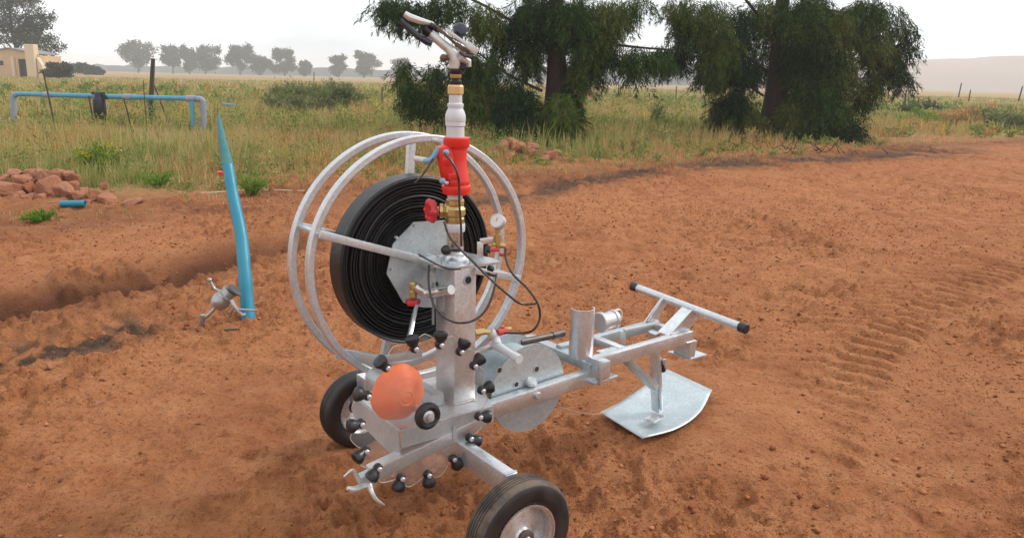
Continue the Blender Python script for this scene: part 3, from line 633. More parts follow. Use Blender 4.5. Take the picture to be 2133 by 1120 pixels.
ROCKS = [(98, 392, 34, 24, 'big flat-faced grey-red slab in the middle of the left rock heap'), (135, 402, 24, 22, 'upright block right of the big slab, above the turquoise scrap'), (165, 408, 15, 14, None), (197, 408, 15, 15, None), (222, 412, 18, 14, 'last rounded block at the right end of the left heap'), (50, 375, 24, 14, None), (25, 395, 24, 18, None), (5, 405, 22, 24, 'orange block cut by the left photo edge'), (92, 365, 24, 15, None), (118, 362, 20, 14, None), (70, 358, 18, 10, None), (142, 362, 14, 10, None), (40, 408, 18, 13, None), (60, 412, 15, 12, None), (20, 425, 15, 9, None), (45, 428, 14, 9, None), (75, 430, 12, 7, None), (10, 372, 18, 10, None), (275, 418, 20, 7, 'flat pale stone lying alone right of the left rock heap'), (180, 418, 9, 7, None), (-25, 400, 26, 22, None), (-60, 410, 26, 20, None), (215, 385, 9, 7, None), (150, 385, 14, 11, None), (175, 395, 11, 9, None), (60, 390, 15, 12, None), (85, 410, 13, 10, None), (110, 422, 11, 8, None), (30, 360, 16, 10, None), (0, 385, 16, 14, None), (160, 368, 10, 8, None), (235, 422, 9, 7, None), (130, 425, 12, 7, None)]
def W_(px, py, D):
    P_ = f+r_*((px-1066.5)/1650)-u_*((py-560)/1650); t = D/P_.y; return V((0, 0, 1.6))+P_*t
for i, (px, py, a, b, lab) in enumerate(ROCKS):
    D = 9.15+(438-py)*.016; p = W_(px, py, D); k = D/1650; z0 = max(p.z, b*k*.2)
    rock((p.x, p.y, z0-.02), (a*k*1.35, a*k*1.25, b*k*1.6), i+3, lab or 'red-brown stone in the heap at the left edge', 'stones of the left heap')
bm = NB()
for i in range(5): pass
bm.free()
for i, (px, py, a, b) in enumerate([(1045, 312, 20, 12), (1075, 308, 22, 13), (1100, 318, 16, 11), (1125, 322, 15, 10), (1150, 325, 15, 10), (1160, 318, 10, 8), (1030, 325, 16, 9), (1060, 330, 16, 9), (1090, 333, 14, 8), (1110, 306, 13, 8), (1015, 318, 14, 9), (1000, 330, 14, 8), (1135, 335, 12, 7), (1170, 333, 9, 6)]):
    D = 16.0+(335-py)*.03; p = W_(px, py, D); k = D/1650
    rock((p.x, p.y, max(.03, p.z)), (a*k*1.5, a*k*1.3, b*k*1.7), i+60, 'orange-red stone in the heap under the first weeping tree', 'stones of the heap under the tree')
for i, (px, py, a, lab) in enumerate([(1660, 322, 18, 'pinkish flat stone beside the dead branches under the second tree'), (1558, 447, 15, 'dark stone lying alone on the red soil right of the machine'), (105, 645, 14, 'pale stone lying in the shallow ditch at left'), (108, 768, 14, 'red stone just below the dark wet patch'), (215, 790, 9, 'small red stone in the soil at left, upper of two'), (208, 838, 13, 'half buried flat stone in the soil at left'), (118, 965, 15, 'half buried round stone at lower left'), (2075, 298, 12, 'pale stone at the edge of the grass at right')]):
    p = V((-2.02, 2.86, 0.00)) if False else W_(px, py, 1.0); t = 1.6/(1.6-p.z); p = V((p.x*t, p.y*t, 0)); k = p.y/1650
    z = float(height(np.array([p.x]), np.array([p.y]))[0]); rock((p.x, p.y, z+.1*a*k), (a*k*1.2, a*k*1.0, a*k*.6), i+90, lab, None, 'stone')
# loose pebbles and clods on the soil: nobody could count them
def pebbles():
    n = 85000; r = np.exp(rng.uniform(np.log(1.9), np.log(15), n)); th = rng.uniform(-.72, .72, n); x = r*np.sin(th); y = r*np.cos(th)
    keep = (y < edge_y(x)+.3) & (fbm(x*.9, y*.9, 201, 2)+rng.uniform(-.3, .3, n) > .5) & (np.hypot(x-.9, y-3.7) > .5); x, y, r = x[keep], y[keep], r[keep]; n = len(x)
    s = .0030*(1+rng.pareto(2.9, n))*np.clip(r/4, .8, 2.6); s = np.clip(s, .002, .019); z = height(x, y)
    base = np.array([(1, 0, 0), (0, 1, 0), (-1, 0, 0), (0, -1, 0), (0, 0, 1), (0, 0, -1)], float)
    c0 = base[None]*rng.uniform(.45, 1.3, (n, 6, 1))*s[:, None, None]*np.array([1, 1, .6]); a = rng.uniform(0, tau, n)
    ca, sa = np.cos(a)[:, None], np.sin(a)[:, None]; cx = c0[..., 0]*ca-c0[..., 1]*sa; cy = c0[..., 0]*sa+c0[..., 1]*ca
    co_ = np.stack([cx+x[:, None], cy+y[:, None], c0[..., 2]+z[:, None]+s[:, None]*.3], -1).reshape(-1, 3)
    t = rng.uniform(0, 1, n)
    o = leaf_mesh('pebbles', co_, 6, t, PEB, faces=[(0, 1, 4), (1, 2, 4), (2, 3, 4), (3, 0, 4), (1, 0, 5), (2, 1, 5), (3, 2, 5), (0, 3, 5)]); kind(o, 'stuff'); o['label'] = 'loose red pebbles and clods scattered over the soil'; o['category'] = 'pebbles'
PEB = mat_leaf('pebble', [(0, (.13, .045, .02)), (.4, (.27, .092, .036)), (.8, (.42, .16, .065)), (.99, (.48, .2, .09)), (1, (.6, .48, .38))], .95, 0)
pebbles()
# dead branches under the second tree
e = empty('dead_branches', xy((6.62, 19.39, 0.00))+(0,)); tag(e, 'heap of dead twigs and a bare root under the second tree', 'branches')
bm = NB()
for i in range(34):
    a = random.uniform(0, tau); l = random.uniform(.2, .8); x, y = random.gauss(0, .9), random.gauss(0, .35)
    limb(bm, [(x, y, .03), (x+cos(a)*l*.5, y+sin(a)*l*.4, random.uniform(.04, .28)), (x+cos(a)*l, y+sin(a)*l*.6, random.uniform(.02, .45))], .011, .003, 5)
mesh_obj('twigs', bm, BARK, e)

# ---------------------------------------------------------------- blue pipeline, fence, posts
def pline():
    e = empty('pipe_gantry', xy((-11.82, 23.00, 0.05))+(0,)); tag(e, 'faded blue water pipeline raised on legs across the meadow at left', 'pipeline'); o = e.location
    def q(*p): return V(p)-V(o)
    bm = NB(); A_, B_ = q(*(-14.46, 23.40, 0.85)), q(*(-8.34, 21.20, 0.90)); 
    tube(bm, [A_, A_.lerp(B_, .5)+V((0, 0, -.0)), B_], .065, 14); mesh_obj('pipe', bm, PIPEB, e, True)
    bm = NB(); a0 = q(*(-14.55, 23.40, 0.79)); a1 = q(*(-14.63, 23.40, -0.06)); tube(bm, spline([A_+V((.03, 0, 0)), a0, a0+V((-.02, 0, -.2)), a1], 4), .085, 12)
    mesh_obj('riser', bm, PIPEG, e, True); bm = NB(); b1 = q(*(-8.26, 21.20, -0.07)); tube(bm, spline([B_-V((.03, 0, 0)), B_+V((.1, 0, -.02)), B_+V((.13, 0, -.2)), b1], 4), .075, 12); mesh_obj('riser', bm, PIPEG, e, True)
    bm = NB(); tube(bm, [q(*(-8.46, 21.10, 0.83)), q(*(-8.47, 21.10, -0.04))], .055, 12); mesh_obj('drop_pipe', bm, PIPEB, e, True)
    bm = NB(); tube(bm, [a1, q(*(-15.88, 23.40, -0.01))], .07, 12); mesh_obj('inlet_pipe', bm, PIPEB, e, True)
    bm = NB()
    bm.free()
    for t in (.19, .64, .97):
        bm = NB(); c = A_.lerp(B_, t); d = (B_-A_).normalized(); cyl(bm, c-d*.14, c+d*.14, .085, 16); mesh_obj('coupling', bm, PIPEG, e, True)
    return A_+V(o), B_+V(o)
pA, pB = pline()
def meter():
    c = pA.lerp(pB, .49)+V((0, -.12, 0)); e = empty('water_meter', c); tag(e, 'black water filter housing strapped to the raised blue pipeline', 'filter')
    bm = NB(); lathe(bm, [(.10, -.62), (.14, -.60), (.165, -.5), (.17, -.12), (.14, -.04), (.11, 0), (.11, .08), (.06, .12)], (0, 0, 0), (0, 0, 1), 18); mesh_obj('body', bm, BLACKP, e, True)
    bm = NB(); box(bm, (0, 0, .08), (.34, .1, .07), None, .01); box(bm, (.17, 0, -.02), (.12, .14, .12), None, .01); mesh_obj('bracket', bm, BLACKP, e)
    bm = NB(); cyl(bm, (-.1, 0, -.6), (-.13, 0, -.85), .015, 8); mesh_obj('leg', bm, BLACKP, e); bm = NB(); cyl(bm, (.12, 0, -.6), (.13, 0, -.85), .015, 8); mesh_obj('leg', bm, BLACKP, e)
meter()
def stake(a, b, r, label, group, name='stake', m=None):
    a, b = V(a), V(b); e = empty(name, a) if False else None
    bm = NB(); tube(bm, [V((0, 0, -.1)), (b-a)*.5, b-a], [r, r, r*.85], 8); o = mesh_obj(name, bm, m or WOODD); o.location = a; return tag(o, label, 'post', group)
def gnd(p): return (p[0], p[1], 0)
stake((-11.81, 20.60, 0.00), (-11.98, 20.60, 1.52), .022, 'tall thin stake leaning left, near the left end of the pipeline', 'thin stakes by the pipeline')
stake((-11.56, 22.00, 0.09), (-11.62, 22.00, 0.89), .025, 'short dark stake just left of the black filter', 'thin stakes by the pipeline')
stake((-10.03, 21.00, 0.02), (-10.19, 21.00, 0.88), .022, 'dark stake leaning left between the filter and the big post', 'thin stakes by the pipeline')
stake((-9.38, 20.40, -0.05), (-9.37, 20.40, 1.35), .013, 'thinnest stake just left of the big dark post', 'thin stakes by the pipeline')
stake((-10.38, 24.00, 0.17), (-10.99, 24.60, 1.20), .025, 'slanting brace leaning on the big dark post', 'thin stakes by the pipeline')
stake((-11.36, 25.00, 0.17), (-11.12, 25.00, 1.95), .075, 'thick dark fence post standing taller than the pipeline', None, 'fence_post')
stake((-6.29, 38.00, 0.05), (-6.27, 38.00, 1.07), .03, 'lone thin post in the meadow left of the drooping branch', None, 'fence_post')
stake((-10.02, 40.00, 0.08), (-9.93, 40.00, 1.70), .02, 'thin pale post rising from the wide thicket', None, 'fence_post')
for a, b, lab in (((21.59, 45.00, 0.57), (21.57, 45.00, 1.46), 'fence dropper just right of the second tree'), ((33.76, 62.00, 1.06), (33.83, 62.00, 2.03), 'slightly leaning fence post in the right-hand row, second from the photo edge'), ((34.57, 62.00, 0.79), (34.60, 62.00, 1.54), 'short dark fence dropper right beside the leaning post'), ((34.04, 55.00, 0.96), (34.15, 55.00, 1.85), 'fence post leaning right at the right photo edge'), ((7.58, 60.00, 0.35), (7.56, 60.00, 1.35), 'thin fence post between the two big trees'), ((11.84, 60.00, 0.44), (11.82, 60.00, 1.31), 'thin fence post just left of the second tree')):
    stake(a, b, .045, lab, 'fence posts beyond the meadow', 'fence_post')
def fence_wire():
    bm = NB()
    for z in (.55, .95):
        pts = [(x, 60+.03*(x-8), z-.03*sin(x*.9)) for x in np.linspace(-4, 42, 60)]; tube(bm, pts, .008, 4)
    o = mesh_obj('fence_wire', bm, WIREM); tag(o, 'two thin fence wires strung across the meadow at right', 'wire')
fence_wire()
# black hose and stub pipe lying in the meadow
bm = NB(); tube(bm, spline([(-14.13, 38.35, 0.00), (-14.08, 41.25, 0.00), (-11.47, 37.50, 0.00), (-8.51, 32.90, 0.00)]), .04, 8); o = mesh_obj('ground_hose', bm, RUBBER, None, True); o.location = (0, 0, .30); tag(o, 'black hose lying in the grass right of the pipeline', 'hose')
bm = NB(); tube(bm, [(-10.89, 30.00, 0.42), (-10.50, 30.00, 0.41)], .06, 10); tag(mesh_obj('pipe_offcut', bm, PIPEB, None, True), 'short blue pipe end lying at the start of the black hose', 'pipe')
bm = NB(); tube(bm, spline([(-5.00, 10.50, 0.03), (-4.15, 10.46, 0.03), (-3.63, 10.83, 0.03), (-2.85, 10.86, 0.03)]), .012, 6); tag(mesh_obj('ground_hose', bm, TWINE, None, True), 'thin pale hose lying along the edge of the grass', 'hose')
e = empty('marker_peg', xy((-4.28, 11.50, 0.00))+(0,)); tag(e, 'short red peg in the grass directly behind the turquoise pipe', 'peg')
bm = NB(); lathe(bm, [(.04, -.05), (.042, .14), (.055, .15), (.055, .19), (.03, .2)], (0, 0, 0), (.04, 0, 1), 12); mesh_obj('peg', bm, RED, e, True)
bm = NB(); cyl(bm, (-.05, 0, .17), (.05, 0, .17), .016, 10); mesh_obj('handle', bm, RED, e, True)
# turquoise scrap on the rocks
bm = NB(); lathe(bm, [(.038, 0), (.038, .27), (.033, .27), (.033, 0), (.038, 0)], (-5.29, 9.15, 0.06), (1, .15, .02), 20, False); tag(mesh_obj('pipe_offcut', bm, CYAN, None, True), 'short turquoise pipe offcut lying at the foot of the left rock heap', 'pipe')

# ---------------------------------------------------------------- leaning turquoise pipe and the cast valve on its foot
def long_pipe():
    base = V((-1.75, 5.03, -0.00)); e = empty('water_pipe', base); tag(e, 'long turquoise plastic pipe leaning upright beside the machine', 'pipe')
    P = [V(q)-base for q in ((-1.75, 5.05, 0.00), (-1.81, 5.20, 0.31), (-1.87, 5.35, 0.51), (-1.97, 5.52, 0.75), (-2.04, 5.65, 0.95))]
    bm = NB(); q = spline(P, 14); n = len(q); rr = random.Random(2)
    tube(bm, q, [(.046-.008*(i/n))*(1+.03*sin(i*.8)*rr.random()) for i in range(n)], 22); mesh_obj('pipe', bm, CYAN, e, True)
    # the upper end is split open and tapers to a point
    a = q[-1]; b = V((-2.21, 5.98, 1.30))-base; mid = V((-2.13, 5.82, 1.12))-base; ln = spline([a, mid, b], 8); bm = NB(); rows = []
    for i, c in enumerate(ln):
        t = i/(len(ln)-1); w_ = .038*(1-t)**.6+.003; g0 = radians(190+10*t); g1 = radians(190+360-20-150*min(1, t*1.5))
        rows.append([bm.verts.new(c+V((w_*cos(s_), w_*sin(s_), .006*sin(3*i+s_)))) for s_ in np.linspace(g0, g1, 12)])
    for A_, B_ in zip(rows, rows[1:]):
        for k in range(11): bm.faces.new((A_[k], A_[k+1], B_[k+1], B_[k]))
    o = mesh_obj('split_end', bm, CYAND, e, True); md = o.modifiers.new('s', 'SOLIDIFY'); md.thickness = .004
long_pipe()
def cast_valve():
    D = 4.93
    e = empty('cast_valve', (-1.93, 4.96, 0.00)); o = V(e.location); tag(e, 'small silver cast sprinkler lying against the foot of the turquoise pipe', 'sprinkler')
    def q(x, y, d=D): return W_(x, y, d)-o
    bm = NB(); c = q(464, 622); ax = V((.55, .15, .6)); lathe(bm, [(.020, -.075), (.045, -.065), (.056, -.04), (.060, -.01), (.052, .012), (.060, .016), (.060, .028), (.046, .032), (.044, .06), (.05, .062), (.05, .07), (.02, .072)], c, ax, 22); mesh_obj('body', bm, CASTM, e, True)
    bm = NB(); tube(bm, spline([q(455, 605), q(446, 600), q(440, 590), q(436, 582)]), [.010]*25, 8); ball(bm, q(437, 583), .015); mesh_obj('arm', bm, CASTM, e, True)
    bm = NB(); tube(bm, spline([q(449, 640), q(440, 650), q(428, 660), q(422, 663)]), .011, 8); cyl(bm, q(423, 655), q(419, 683), .017, 12, .003); mesh_obj('arm', bm, CASTM, e, True)
    bm = NB(); tube(bm, spline([q(482, 625, 4.86), q(490, 640, 4.84), q(503, 655, 4.84), q(512, 655, 4.85)]), .012, 8); tube(bm, spline([q(488, 635, 4.86), q(483, 648, 4.86), q(478, 660, 4.88)]), .008, 8); cyl(bm, q(497, 644, 4.84), q(535, 646, 4.84), .007, 8); mesh_obj('arm', bm, CASTM, e, True)
    bm = NB(); lathe(bm, [(.025, 0), (.05, .004), (.05, .014), (.02, .018)], q(487, 606, 4.95), V((.7, .1, .7)), 18); mesh_obj('cap', bm, STEELD, e, True)
cast_valve()
bm = NB(); bar(bm, (-1.82, 4.79, 0.01), (-1.74, 4.81, 0.01), .012, .012); tag(mesh_obj('metal_strip', bm, STEELD), 'small dark metal strip on the soil below the silver sprinkler', 'scrap')

# ---------------------------------------------------------------- the machine (local axes: x along the beam to the handle, y along the axle away, z up)
MO = (-0.253, 2.696, 0.000)
R0 = empty('irrigation_cart', MO, radians(37)); tag(R0, 'galvanised wheeled sprinkler cart with a reel of flat black hose', 'irrigation cart')
def part(name, bm, m, parent=None, smooth=True, ang=38, label=None):
    o = mesh_obj(name, bm, m, parent or R0, smooth, ang)
    if label: o['label'] = label
    return o
TC = V((-.525, -.852, 0)); TU = V((.852, -.525, 0)); UP = V((0, 0, 1))   # towards the standing viewer, and across
CX = .062
lathe0 = lathe
# wheels ------------------------------------------------------------
def wheel(x0, y0, side, kw, name_label):
    c = V((x0, y0, .190*kw)); ax = V((0, side, 0)); lathe = lambda bm, pr, *a, **k: lathe0(bm, [(r*kw, h) for r, h in pr], *a, **k)
    bm = NB(); W2 = .047
    pr = [(.112, -W2*.72), (.128, -W2*.98), (.165, -W2*1.0), (.181, -W2*.90), (.1905, -W2*.70), (.193, -W2*.45)]
    for k in (-.30, -.06, .18, .42):   # circumferential tread grooves
        pr += [(.1935, W2*(k-.10)), (.1885, W2*(k-.07)), (.1885, W2*(k-.03)), (.1935, W2*k)]
    pr += [(.193, W2*.52), (.1905, W2*.70), (.181, W2*.90), (.165, W2*1.0), (.128, W2*.98), (.112, W2*.72), (.112, -W2*.72)]
    lathe(bm, pr, c, ax, 72, False); t = part('tyre', bm, TYRE, None, True, 50); t.data.materials.append(RUBBER)
    for p_ in t.data.polygons:
        if (V((p_.center.x-c.x, 0, p_.center.z-c.z))).length < .176: p_.material_index = 1
    t.name = 'wheel'; t['label'] = name_label
    bm = NB(); lathe(bm, [(.112, -W2*.75), (.116, -W2*.9), (.116, -W2*.8), (.104, -W2*.6), (.104, W2*.1), (.098, W2*.15), (.075, W2*.30), (.05, W2*.42), (.035, W2*.52), (.03, W2*.70), (.026, W2*.72), (0.012, W2*.72)], c, ax, 56, False)
    lathe(bm, [(.104, W2*.1), (.104, W2*.72), (.110, W2*.84), (.118, W2*.90), (.118, W2*.97), (.112, W2*.95)], c, ax, 56, False)
    part('rim', bm, RIM, t, True, 35)
    bm = NB(); lathe(bm, [(.030, W2*.4), (.030, W2*.95), (.024, W2*1.0), (.016, W2*1.0)], c, ax, 28, False); lathe(bm, [(.0235, W2*.9), (.0235, W2*1.02), (.015, W2*1.04)], c, ax, 24, False); part('hub', bm, STEELD, t)
    bm = NB(); cyl(bm, c+ax*.02, c+ax*(W2*1.12), .0125, 16, .002); part('axle_nut', bm, SILVER, t)
    return t
wheel(-.022, -.515, -1, .98, 'near wheel with its dusty tyre and zinc rim facing the viewer'); wheel(.01, .70, 1, .88, 'far wheel half hidden behind the hose reel')
# axle --------------------------------------------------------------
bm = NB(); bar(bm, (0, -.43, .318), (0, .63, .318), .046, .078, .006); part('axle_beam', bm, GALV)
bm = NB(); bar(bm, (0, -.442, .318), (0, -.430, .318), .050, .082, .002)
part('end_cap', bm, GALV)
for y, ya, yb in ((-.44, -.53, -.42), (.635, .62, .72)):
    bm = NB(); box(bm, (0, y, .26), (.045, .012, .19), None, .002); ap = part('axle_plate', bm, GALV)
    bm = NB(); cyl(bm, (0, ya, .192), (0, yb, .192), .012); part('stub_axle', bm, SILVER, ap)
# main beams ----------------------------------------------------------
bm = NB(); bar(bm, (.02, -.085, .405), (.70, -.085, .437), .042, .060, .006); part('side_beam', bm, GALV)
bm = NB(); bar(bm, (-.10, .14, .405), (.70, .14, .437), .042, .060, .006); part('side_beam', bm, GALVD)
bm = NB(); bar(bm, (.10, -.12, .395), (-.345, -.12, .318), .050, .048, .006); part('nose_bar', bm, GALV)
bm = NB(); box(bm, (-.03, -.1472, .386), (.012, .004, .062)); part('weld_seam', bm, GALVD)
bm = NB(); bar(bm, (.665, -.105, .478), (.665, .33, .478), .050, .036, .004); part('cross_member', bm, GALVD)
bm = NB(); box(bm, (.685, -.105, .470), (.070, .075, .075), None, .005); box(bm, (.70, -.112, .425), (.13, .06, .012), Matrix.Rotation(-.05, 3, 'Y'), .002); box(bm, (.655, -.112, .47), (.012, .09, .10), None, .002); part('clamp_block', bm, GALV)
# platform and column --------------------------------------------------
bm = NB()
prism(bm, [(-.235, -.135, .446), (.14, -.135, .446), (.20, .02, .446), (.20, .22, .446), (-.235, .22, .446)], (0, 0, .006)); part('platform', bm, GALV, smooth=False)
bm = NB(); box(bm, (-.045, -.1375, .418), (.375, .005, .062)); prism(bm, [(-.235, -.13, .446), (-.235, .22, .446), (-.235, .22, .37), (-.235, -.05, .34), (-.235, -.13, .33)], (-.005, 0, 0)); part('apron', bm, GALVD, smooth=False)
bm = NB(); box(bm, (.067, 0, .703), (.092, .128, .503), None, .007); part('column', bm, GALV)
bm = NB(); cyl(bm, (0.075, -0.064, 0.911), V((0.075, -0.064, 0.911))+V((0, -.004, 0)), .013, 20); part('bolt_hole', bm, DARKM)
bm = NB(); lathe(bm, [(.013, 0), (.018, 0), (.018, .004), (.013, .004), (.013, 0)], V((0.075, -0.064, 0.911)), (0, -1, 0), 20, False); part('hole_rim', bm, GALVD)
bm = NB(); box(bm, (.02, .03, .86), (.006, .05, .15), None, .001); box(bm, (.018, .075, .80), (.004, .012, .16)); part('side_plate', bm, GALVD)
bm = NB(); cyl(bm, (.014, .045, .88), (.020, .045, .88), .008, 12); part('bolt_hole', bm, DARKM)
# top plate with bearing flange -----------------------------------------
bm = NB(); pts = [(-.035, .10), (-.035, -.02), (.0, -.085), (.10, -.10), (.19, -.10), (.20, -.04), (.17, .10)]
prism(bm, [(x, y, .962) for x, y in pts], (0, 0, .008)); part('top_plate', bm, GALV, smooth=False)
bm = NB(); lathe(bm, [(.052, .970), (.052, .978), (.044, .984), (.040, .990), (.040, .998), (.031, 1.004), (.031, 1.02)], (CX, 0, 0), UP, 32); part('bearing_flange', bm, GALV)
for i in range(4):
    a = i*pi/2+.4; bm = NB(); cyl(bm, (CX+.07*cos(a), .07*sin(a)-.0, .969), (CX+.07*cos(a), .07*sin(a), .981), .008, 6); part('bolt', bm, SILVER)
bm = NB(); cyl(bm, (0.120, -0.105, 0.938), (0.161, -0.105, 0.925), .006, 10); cyl(bm, (0.136, -0.105, 0.955), (0.152, -0.105, 0.949), .011, 6); part('hose_clip', bm, BLACKP)
# standpipe --------------------------------------------------------------
def turn(name, prof, m, n=28, off=(0, 0), **k):
    bm = NB(); lathe(bm, prof, (CX+off[0], off[1], 0), UP, n); return part(name, bm, m, **k)
GALVP = worn('steel_pipe', (.62, .60, .58), .25, .15, metal=.9)
turn('lower_pipe', [(.029, 1.0), (.029, 1.10)], GALVP)
turn('pipe_socket', [(.034, 1.075), (.036, 1.08), (.036, 1.10), (.034, 1.105)], PVC)
turn('middle_pipe', [(.027, 1.10), (.027, 1.23)], PVC)
# brass valve
bm = NB(); lathe(bm, [(.030, 1.102), (.034, 1.106), (.034, 1.122), (.030, 1.126), (.038, 1.135), (.038, 1.155), (.030, 1.165), (.033, 1.170), (.033, 1.186), (.029, 1.19)], (CX, 0, 0), UP, 10)
vb = part('gate_valve', bm, BRASS, ang=25)
c = V((CX, 0, 1.147)); bm = NB(); lathe(bm, [(.030, .0), (.030, .030), (.022, .038), (.026, .042), (.026, .052), (.016, .056), (.013, .075)], c, -TU, 8); part('bonnet', bm, BRASS, vb, ang=25)
hx = c-TU*.083; av = (-TU+TC*.45).normalized()
bm = NB(); lathe(bm, [(.012, -.014), (.034, -.012), (.041, -.004), (.041, .006), (.034, .012), (.014, .012)], hx, av, 40, lob=lambda t: 1+.10*cos(6*t)); part('handwheel', bm, REDP, vb, ang=30)
bm = NB(); 
for i in range(6):
    a = i*tau/6+.5; y = av.cross(UP).normalized(); ball(bm, hx+av*.008+(UP*cos(a)+y*sin(a))*.028, .009, (1, 1, 1), 8)
part('handwheel_grip', bm, RED, vb)
# red control valve
off = TU*.010
bm = NB(); lathe(bm, [(.042, 1.402), (.045, 1.399), (.045, 1.372), (.042, 1.368), (.036, 1.362), (.035, 1.33), (.037, 1.305), (.041, 1.28), (.046, 1.255), (.047, 1.245), (.044, 1.24), (.050, 1.236), (.052, 1.226), (.046, 1.208), (.041, 1.206)][::-1], V((CX, 0, 0))+TU*.004, UP, 28)
rv = part('control_valve', bm, RED)
c1 = V((CX, 0, 1.325))-TU*.026; bm = NB(); lathe(bm, [(.028, -.075), (.034, -.068), (.036, -.02), (.036, .025), (.032, .045), (.022, .052)], c1+TC*.004, (UP*.96-TU*.20), 20); lathe(bm, [(.014, -.02), (.02, .02), (.019, .046), (.012, .05)], c1, TC, 16); part('valve_bonnet', bm, RED, rv)
bm = NB(); box(bm, V((0.034, -0.035, 1.273)), (.038, .012, .020), Matrix.Rotation(radians(-31), 3, 'Z'), .004); box(bm, V((0.063, -0.036, 1.231)), (.028, .02, .03), Matrix.Rotation(radians(-31), 3, 'Z'), .006); part('cast_boss', bm, RED, rv)
for q, mm in (((0.009, -0.026, 1.353), BLUEC), ((-0.001, -0.020, 1.257), BLUEC)):
    bm = NB(); ball(bm, q, .011); cyl(bm, V(q)-TC*.02, V(q)+TC*.006, .009, 12); part('port_cap', bm, mm, rv)
bm = NB(); cyl(bm, (-0.009, -0.015, 1.257), (0.013, -0.034, 1.250), .006, 10); part('tube_fitting', bm, SILVER, rv)
bm = NB(); cyl(bm, (-0.058, 0.074, 1.327), (-0.027, 0.043, 1.322), .010, 12, .002); part('pilot_pipe', bm, PVC, rv)
bm = NB(); tube(bm, spline([(-0.033, 0.047, 1.321), (-0.021, 0.028, 1.323), (-0.007, 0.019, 1.343), (0.004, 0.012, 1.366)]), [.010]*25, 8); part('pilot_elbow', bm, BLUEC, rv)
# grey pvc stack
bm = NB(); lathe(bm, [(.031, 1.40), (.031, 1.437), (.034, 1.440), (.034, 1.448), (.0335, 1.452), (.035, 1.456), (.035, 1.474), (.031, 1.486), (.026, 1.496), (.026, 1.502), (.0275, 1.504), (.0275, 1.512), (.0225, 1.516), (.0225, 1.545)], (CX, 0, 0), UP, 30); part('grey_riser', bm, PVC, ang=25)
turn('bronze_nut', [(.024, 1.542), (.0275, 1.546), (.0275, 1.569), (.0245, 1.575)], BRASSD, 8, ang=20)
turn('swivel', [(.019, 1.574), (.020, 1.578), (.020, 1.588), (.0155, 1.592), (.0155, 1.598)], BLACKP, 18)
turn('swivel_ring', [(.018, 1.597), (.019, 1.60), (.019, 1.608), (.0165, 1.611)], BRASS, 18)
turn('swivel_cap', [(.019, 1.610), (.022, 1.614), (.022, 1.624), (.0185, 1.628)], BLACKP, 18)
# impact sprinkler head
bm = NB(); tube(bm, [(0.059, 0.002, 1.628), (0.059, 0.002, 1.655), (0.055, 0.004, 1.676), (0.041, 0.013, 1.694)], [.018, .020, .020, .016], 16); tube(bm, [(0.047, 0.010, 1.687), (0.002, 0.037, 1.727), (-0.014, 0.047, 1.743)], [.0165, .0145, .013], 16)
bm.faces.ensure_lookup_table(); hd = part('sprinkler_head', bm, CREAM)
hd['label'] = 'cream cast impact sprinkler tilted up to the left'
bm = NB(); tube(bm, [(-0.009, 0.044, 1.739), (-0.026, 0.054, 1.753)], [.0165, .0165], 16); part('nozzle', bm, BLACKP, hd)
bm = NB(); cyl(bm, (-0.002, 0.028, 1.757), (-0.017, 0.037, 1.765), .010, 12); part('nozzle_ring', bm, BLACKP, hd)
bm = NB(); tube(bm, [(-0.084, 0.084, 1.798), (-0.071, 0.076, 1.788), (-0.041, 0.057, 1.777), (-0.007, 0.037, 1.769), (0.001, 0.032, 1.763)], [.010, .012, .011, .007, .006], 8); part('arm_spoon', bm, CREAM, hd)
bm = NB(); bar(bm, (-0.005, 0.034, 1.769), (0.062, -0.007, 1.704), .012, .009, .002); bar(bm, (0.063, -0.000, 1.707), (0.101, -0.024, 1.678), .02, .014, .003); part('swing_arm', bm, BROWNM, hd)
bm = NB(); bar(bm, (0.028, -0.002, 1.748), (0.109, -0.052, 1.684), .016, .012, .003); bar(bm, (0.082, -0.036, 1.707), (0.112, -0.054, 1.681), .022, .022, .004); part('counterweight', bm, CREAM, hd)
bm = NB(); tube(bm, [(-0.098, 0.087, 1.778), (-0.079, 0.075, 1.757), (-0.050, 0.057, 1.728), (-0.023, 0.041, 1.711), (-0.010, 0.033, 1.705)], [.008, .011, .010, .012, .008], 8); part('deflector_arm', bm, NAVY, hd)
bm = NB(); lathe(bm, [(.006, -.016), (.020, -.012), (.025, -.002), (.025, .008), (.018, .018), (.006, .02)], (0.067, -0.015, 1.751), (TC*.9+UP*.2+TU*.3), 7, lob=None); bar(bm, (0.068, -0.015, 1.744), (0.073, -0.019, 1.720), .012, .012); part('tension_knob', bm, NAVY, hd, ang=20)
bm = NB(); tube(bm, [(0.063, -0.001, 1.658), (0.079, -0.011, 1.661), (0.099, -0.022, 1.650), (0.100, -0.023, 1.634)], [.014, .014, .012, .008], 10); box(bm, V((0.087, -0.016, 1.668)), (.02, .02, .03), None, .004); part('trip_bracket', bm, SILVER, hd)
bm = NB(); ball(bm, (0.022, 0.013, 1.661), .013, n=10); cyl(bm, (0.022, 0.013, 1.661), (0.055, 0.004, 1.655), .006, 8); part('trip_pin', bm, BROWNM, hd)
bm = NB(); ball(bm, (0.081, -0.012, 1.630), .014, (1, 1, .7), 10); part('trip_stop', bm, BLACKP, hd)
bm = NB(); tube(bm, [(0.057, -0.032, 1.682), (0.071, -0.041, 1.670), (0.095, -0.044, 1.668)], .006, 8); part('spring', bm, STEELD, hd)

